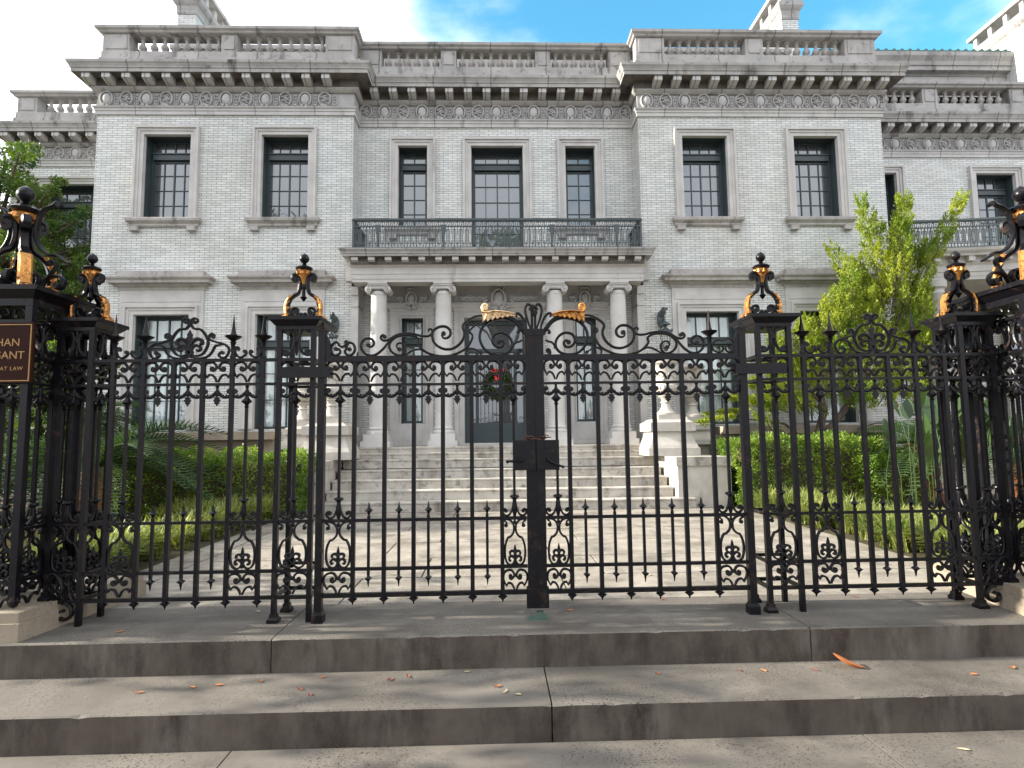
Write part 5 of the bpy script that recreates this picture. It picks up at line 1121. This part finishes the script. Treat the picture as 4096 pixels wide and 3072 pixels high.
# juniper on the right: many upright flame-shaped sprays on a twisted trunk
t = thing('juniper_tree', (5.0, 10.9, 0), 'yellow-green juniper with twisted upright sprays on the right in front of the mansion', 'tree')
Y0 = 11.0
def T(x, z): k = 11.0/9.0; return (x*k, 1.18+(z-1.18)*k)
sprays = [(6.0, 3.2, 5.717, 4.866, .24), (5.85, 3.2, 5.45, 4.15, .2), (6.1, 3.3, 6.034, 4.50, .20), (6.1, 3.0, 6.313, 4.77, .34), (6.2, 3.1, 6.55, 4.72, .27), (6.35, 3.2, 6.75, 4.2, .2), (6.3, 3.0, 7.245, 4.79, .22), (6.6, 3.3, 6.95, 4.25, .2), (6.2, 2.6, 6.86, 3.39, .30), (6.4, 2.4, 6.6, 3.35, .3), (6.4, 2.3, 6.85, 2.95, .22),
          (5.5, 2.7, 5.57, 3.86, .30), (5.3, 2.6, 5.25, 3.35, .24), (5.1, 2.2, 4.983, 3.0, .26), (5.15, 2.3, 5.2, 3.06, .22), (4.9, 2.0, 4.6, 2.75, .24), (4.8, 1.9, 4.3, 2.35, .26), (5.3, 2.0, 5.0, 2.5, .3), (5.8, 2.3, 5.7, 3.3, .36), (6.0, 2.3, 6.1, 3.5, .38), (5.6, 1.9, 5.6, 2.6, .34), (6.1, 1.9, 6.35, 2.6, .34),
          (4.6, 1.65, 3.95, 1.95, .22), (4.4, 1.6, 3.6, 1.75, .20), (3.9, 1.55, 3.35, 1.5, .15), (3.7, 1.5, 3.08, 1.36, .12), (4.3, 1.5, 4.05, 1.95, .18), (4.7, 1.5, 4.4, 2.1, .2), (5.4, 1.6, 5.2, 1.95, .26), (5.8, 1.6, 6.0, 2.0, .26), (6.2, 1.5, 6.4, 1.9, .22), (4.15, 1.25, 3.9, 1.5, .14), (5.0, 1.7, 4.75, 2.3, .22), (5.6, 2.9, 5.72, 3.9, .25), (5.95, 2.8, 5.9, 3.7, .3), (4.9, 1.7, 4.35, 2.6, .26), (4.7, 1.55, 4.1, 2.2, .24), (4.5, 1.9, 4.3, 2.75, .2), (4.5, 1.5, 3.8, 1.7, .18), (4.9, 2.1, 4.75, 2.95, .22), (5.2, 2.4, 5.1, 3.2, .24), (5.0, 1.45, 4.6, 1.8, .2), (5.5, 1.5, 5.5, 2.0, .26), (6.0, 1.7, 6.2, 2.3, .28)]
cs, ds, br = [], [], MB()
for i, (ax_, az, bx_, bz, r) in enumerate(sprays):
    a0 = T(ax_, az); b0 = T(bx_, bz); yo = RNG.uniform(-.35, .35); ya = Y0+yo*.4; yb = Y0+yo; r = r*(.74 if bz > 3.8 else .95)
    A = np.array([a0[0], ya, a0[1]]); B = np.array([b0[0], yb, b0[1]]); D = B-A; Ln = np.linalg.norm(D); D /= Ln
    br.tube([tuple(A), tuple(A+D*Ln*.5+np.array([.03, 0, 0])), tuple(A+D*Ln*.85)], [.012, .008, .004], 5)
    nt_ = int(66*Ln*(r/.25)); 
    for k in range(nt_):
        u = RNG.random()**.8; rr = r*1.1*(1-u)**.55*(.35+.65*RNG.random())+.02; ang = RNG.uniform(0, 2*np.pi)
        o = np.array([np.cos(ang), np.sin(ang), 0]); c = A+D*Ln*u+o*rr; dr = D*.9+o*.55+np.array([0, 0, .35]); dr /= np.linalg.norm(dr)
        n = 40; tt = RNG.random(n)[:, None]; wob = RNG.normal(size=(n, 3))*.034*(1.15-tt)
        cs.append(c+dr*tt*.20+wob); ds.append(np.tile(dr, (n, 1)))
part('foliage', leaves('foliage', np.concatenate(cs), .043, 'juniper', np.concatenate(ds), 2.0, .55), None, t, loc=(0, 0, 0))
K = lambda x, y, z: (T(x, z)[0], y, T(x, z)[1])
br.tube([(5.75, 11.1, 0), (5.85, 11.05, .5), (5.95, 11.0, 1.0), K(5.02, 11, 1.55), K(4.95, 11, 1.9), K(5.2, 11, 2.3), K(5.5, 11, 2.7)], [.10, .085, .08, .07, .055, .04, .03], 8)
br.tube([(5.95, 11.0, 1.0), K(5.3, 11, 1.5), K(5.6, 11.05, 1.9), K(5.9, 11, 2.5), K(6.0, 11, 3.2)], [.075, .065, .055, .045, .03], 8)
br.tube([K(5.6, 11.05, 1.9), K(6.1, 11, 2.4), K(6.3, 11, 3.1), K(6.7, 11.1, 3.7)], [.05, .04, .03, .02], 7)
for P in ([(5.9, 11, .95), K(4.4, 11, 1.35), K(3.9, 11, 1.42), K(3.5, 11, 1.45)], [K(5.02, 11, 1.55), K(4.7, 10.9, 1.7), K(4.2, 10.9, 1.75)], [K(5.02, 11, 1.6), K(4.8, 11, 1.9), K(4.6, 11, 2.3)], [(5.9, 11, .9), K(4.5, 11.1, 1.15), K(4.15, 11, 1.4)]): br.tube(P, [.035, .024, .014, .007][:len(P)], 6)
part('trunk', br, 'bark', t, True)
# evergreen trees
def tree(name, x, y, zc, blobs, dens, lab, sz=.085, trunk_h=3.0, tr=.2, grp=None, mt='oak'):
    t = thing(name, (x, y, 0), lab, 'tree', grp); c, d = crown(blobs, dens)
    part('crown', leaves('crown', c, sz, mt, d+np.array([0, 0, .15]), 2.0, .8), None, t, loc=(0, 0, 0))
    m = MB(); m.tube([(x, y, -.1), (x+.1, y, trunk_h*.5), (x-.05, y+.05, trunk_h)], [tr, tr*.8, tr*.65], 10)
    for cc, r in blobs[::2]: m.tube([(x-.05, y+.05, trunk_h*.9), ((x+cc[0])/2, (y+cc[1])/2, (trunk_h+cc[2])/2+.2), tuple(cc)], [tr*.4, tr*.22, tr*.06], 6)
    part('trunk', m, 'bark', t, True); return t
rb = random.Random(21)
B = []
for (x, z, r) in ((-7.95, 5.75, .45), (-8.3, 5.2, .7), (-7.6, 5.15, .45), (-7.3, 5.3, .22), (-8.0, 4.6, .7), (-7.35, 4.6, .42), (-6.85, 4.85, .25), (-6.55, 4.98, .13), (-7.6, 4.0, .65), (-6.95, 4.15, .36), (-6.6, 4.3, .18), (-8.2, 3.7, .7), (-7.3, 3.45, .55), (-6.8, 3.55, .30), (-8.6, 4.6, .8), (-7.9, 3.0, .6), (-7.2, 2.9, .45), (-8.5, 2.7, .7), (-6.75, 3.0, .25), (-8.9, 5.6, .7), (-7.6, 1.9, .6), (-6.9, 2.3, .4), (-8.4, 1.8, .7), (-6.8, 3.9, .35), (-7.9, 3.6, .6), (-6.75, 2.6, .35)):
    for q in range(4): B.append(((x+rb.uniform(-.5, .5)*r, 10.0+rb.uniform(-.8, .8), z+rb.uniform(-.5, .5)*r), (r*rb.uniform(.38, .62), r*rb.uniform(.45, .7), r*rb.uniform(.26, .42))))
B = [((c[0]*(c[1]+3)/9.5, c[1]+3, 1.18+(c[2]-1.18)*(c[1]+3)/9.5), tuple(v*1.37 for v in r)) for c, r in B]
B = [b for b in B if b[0][0]+b[1][0] < -8.0 or b[0][1]-b[1][1] < 11.8]
B = [((min(c[0]+.35, -8.15-r[0]), c[1], c[2]), r) for c, r in B]
tree('evergreen_tree', -11.2, 13.2, 0, B, 1500, 'dark evergreen tree with layered branches at the upper left', .08, 4.4)
B = []
for i in range(34): a = rb.uniform(0, 6.28); q = rb.uniform(0, .75); B.append(((-6.6+q*math.cos(a)*1.3, 8.9+q*math.sin(a), 1.5+rb.uniform(-.9, .9)), (.30, .30, .20)))
tree('leafy_shrub', -6.6, 8.9, 0, B, 600, 'leafy shrub with narrow light leaves behind the left corner pier', .10, 1.4, .05, None, 'broad')
B = []
for i in range(46): B.append(((rb.uniform(-9.6, -6.9), rb.uniform(10.2, 11.6), rb.uniform(.3, 1.9)), (.45, .35, .35)))
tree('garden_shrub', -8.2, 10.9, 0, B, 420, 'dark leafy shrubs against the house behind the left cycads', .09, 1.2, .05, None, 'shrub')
# trees outside the frame that the windows mirror and that shade the left of the landing
def bigtree(name, x, y, h, R_, lab, seed, dens=75, sz=.26):
    rg = random.Random(seed); B = []
    for i in range(34):
        a = rg.uniform(0, 6.28); q = R_*math.sqrt(rg.random()); z = h+R_*.55*rg.uniform(-.6, 1)*(1-.5*q/R_); B.append(((x+q*math.cos(a), y+q*math.sin(a), z), (R_*.24, R_*.24, R_*.15)))
    return tree(name, x, y, 0, B, dens, lab, sz, h*.75, .35, 'street trees across the road')
bigtree('street_tree', -13.0, -15, 13.6, 4.6, 'tall evergreen street tree across the road, far left', 31)
bigtree('street_tree', -6.3, -19, 14.2, 4.2, 'tall evergreen street tree across the road, left of the porch line', 32)
bigtree('street_tree', .8, -20, 11.0, 4.0, 'lower evergreen street tree across the road, facing the porch', 33)
B = []
for i in range(30): B.append(((rb.uniform(-10.6, -8.8), rb.uniform(5.5, 9.6), rb.uniform(.4, 1.6)), (.55, .55, .35)))
tree('garden_tree', -9.8, 7.6, 0, B, 260, 'low dark evergreen at the left edge of the garden', .12, 1.8, .1, None, 'shrub')
for k, (x, y, h) in enumerate(((-6.5, -6.5, 8.6), (.5, -6.0, 9.4), (7.2, -7.0, 8.8))):  # unseen canopy, added to cut skylight on the street steps
    bigtree('street_tree', x, y, h, 4.3, ('unseen street oak behind the viewer, added to shade the foreground, to the left', 'unseen street oak directly behind the viewer, added to shade the foreground', 'unseen street oak behind the viewer, added to shade the foreground, to the right')[k], 41+k, 60, .3)
B = []
for i in range(26): a = rb.uniform(0, 6.28); q = rb.uniform(0, 1); B.append(((-9.2+q*math.cos(a)*1.2, 4.6+q*math.sin(a)*1.6, 2.3+rb.uniform(-1.3, 1.5)), (.5, .5, .35)))
tree('garden_tree', -9.2, 4.6, 0, B, 140, 'bushy evergreen beyond the left end of the fence', .14, 2.2, .1)

# ================================================================== lanterns, wreath, fallen leaves
def lantern(x, z, lab):
    t = thing('wall_lantern', (x, 11.7, z), lab, 'lantern', 'lanterns either side of the porch'); y = 11.66
    m = MB(); m.ball((x, 11.96, z+.70), .10, 10, (.8, .45, 1.9)); m.ball((x, 11.93, z+.80), .06, 8); m.ball((x, 11.93, z+.57), .05, 8)
    m.rib([(0, z+.72), (.08, z+.86), (.2, z+.90), (.30, z+.84), (.30, z+.76), (.24, z+.77)], .014, .03, 0, 1, xf=lambda v: (x+v[1], 11.95-v[0], v[2]))
    m.rib([(0, z+.60), (.1, z+.62), (.18, z+.75), (.27, z+.84)], .010, .024, 0, 0, xf=lambda v: (x+v[1], 11.95-v[0], v[2])); m.tube([(x, y, z+.80), (x, y, z+.60)], .008)
    for q in range(5): m.ball((x+.03*math.sin(q*2), 11.85-.05*q, z+.84+.02*math.cos(q*3)), .035, 7)
    part('bracket', m, 'iron_g', t, True)
    f = MB(); f.lathe([(.03, .60), (.10, .55), (.105, .53), (.05, .52), (.03, .50), (.035, .47), (.13, .405), (.135, .385), (.12, .38)], x, y, 6, cz=z); f.lathe([(.02, 0), (.035, .02), (.05, .045), (.06, .05)], x, y, 6, cz=z)
    for k in range(6):
        a = (k+.5)*math.pi/3; f.tube([(x+.125*math.cos(a), y+.125*math.sin(a), z+.38), (x+.055*math.cos(a), y+.055*math.sin(a), z+.05)], .008, 5); f.ball((x+.13*math.cos(a), y+.13*math.sin(a), z+.42), .02, 6, (1, 1, 1.7))
    part('cage', f, 'iron_g', t, True); part('glass', MB().lathe([(.048, .05), (.112, .378)], x, y, 6, cz=z), 'clear', t)
lantern(-3.20, 2.80, 'ornate iron wall lantern on the brick left of the porch'); lantern(3.40, 2.86, 'ornate iron wall lantern on the brick right of the porch')
t = thing('wreath', (.05, 12.70, 2.35), 'green leafy wreath with red ribbon hanging on the front door', 'wreath')
a = RNG.uniform(0, 2*np.pi, 2600); q = RNG.normal(scale=.055, size=(2600, 3)); c = np.stack([.05+.225*np.cos(a), np.full(2600, 12.70), 2.33+.225*np.sin(a)], 1)+q
part('greenery', leaves('greenery', c, .06, 'wreath', None, 2.2), None, t, loc=(0, 0, 0))
m = MB(); m.rib([(.05, 2.60), (-.03, 2.66), (-.07, 2.62), (-.03, 2.57), (.05, 2.60), (.13, 2.66), (.17, 2.61), (.13, 2.56), (.05, 2.60)], .022, .03, 12.63); m.rib([(.05, 2.60), (.02, 2.5), (.03, 2.40)], .024, .012, 12.62); m.rib([(.05, 2.60), (.09, 2.5), (.08, 2.42)], .022, .012, 12.63)
part('ribbon', m, 'red', t)
def leaf(x, y, z, L, W_, ang, curl, mt, lab, name='fallen_leaf', cat='leaf', tilt=0):
    m = MB(); n = 8; vs = []
    for k in range(n+1):
        u = k/n; w_ = W_*math.sin(math.pi*u**.8)**.9+.0005; px = L*(u-.5); pz = curl*L*(1-(2*u-1)**2)*-1+curl*L+.002+tilt*L*u
        for s, dz in ((-1, .35*w_+abs(curl)*w_), (0, 0), (1, .35*w_+abs(curl)*w_)): vs.append((px*math.cos(ang)-s*w_*math.sin(ang), px*math.sin(ang)+s*w_*math.cos(ang), pz+dz))
    m.add(vs, [(3*k+q, 3*k+3+q, 3*k+4+q, 3*k+1+q) for k in range(n) for q in (0, 1)])
    o = part(name, m, mt, None, True); o.location = (x, y, z); tag(o, lab, cat, 'fallen leaves'); return o
leaf(2.09, 3.63, -.150, .19, .046, -.12, .16, 'leafdead', 'large curled orange leaf lying on the lower street step at the right', tilt=-.42)
rl_ = random.Random(9)
spots = [(-1.98, 3.50, 0), (-1.72, 3.56, 0), (-1.58, 3.58, 0), (-1.10, 3.50, 1), (-1.36, 3.62, 0), (-.62, 3.60, 1), (-1.02, 3.42, 1), (-1.02, 3.66, 0), (.0, 3.47, 0), (.04, 3.40, 2), (.11, 3.36, 2), (-.52, 3.64, 1), (-.18, 3.69, 2), (1.42, 3.62, 1), (1.56, 3.61, 0), (1.86, 3.60, 1), (.93, 3.60, 1), (2.72, 3.48, 0), (3.02, 3.56, 0), (3.14, 3.50, 2), (2.98, 3.40, 0)]
spots = [(x, y, -.197, k, 'lower street step') for x, y, k in spots]+[(-2.36, 3.93, .001, 0, 'landing'), (-1.66, 4.33, .001, 2, 'landing'), (-2.05, 4.50, .001, 2, 'landing'), (-1.28, 4.22, .001, 2, 'landing'), (1.2, 4.43, .001, 1, 'landing'), (2.6, 4.4, .001, 1, 'landing'), (-1.9, 4.75, .001, 2, 'path'), (-1.5, 4.9, .001, 2, 'path'), (.5, 4.2, .001, 0, 'landing'), (-.9, 5.4, .001, 2, 'path'), (-2.2, 5.9, .001, 0, 'path'), (1.3, 5.2, .001, 2, 'path'), (2.9, 6.3, .001, 2, 'path'), (.2, 6.8, .001, 2, 'path'), (2.3, 3.05, -.382, 2, 'pavement'), (-2.2, 3.05, -.382, 0, 'pavement')]
cols = ('orange', 'dark red', 'pale dry')
order = {}
for i, q in sorted(enumerate(spots), key=lambda v: v[1][0]): order.setdefault((q[3], q[4]), []).append(i)
ords = ['leftmost', 'second from the left', 'third from the left', 'fourth from the left', 'fifth from the left', 'sixth from the left', 'seventh from the left', 'eighth from the left', 'ninth from the left']
for i, (x, y, z, k, wh) in enumerate(spots):
    L_ = order[(k, wh)]; p_ = L_.index(i); n_ = len(L_)
    pos = 'the only one there' if n_ == 1 else ('rightmost' if p_ == n_-1 else ords[p_])+f' of {n_}'
    leaf(x, y, z, rl_.uniform(.035, .065), rl_.uniform(.007, .012), rl_.uniform(0, 3.1), rl_.uniform(.02, .12), ('leafdead', 'leafred', 'leafpale')[k], f'{cols[k]} fallen leaf on the {wh}, {pos}')
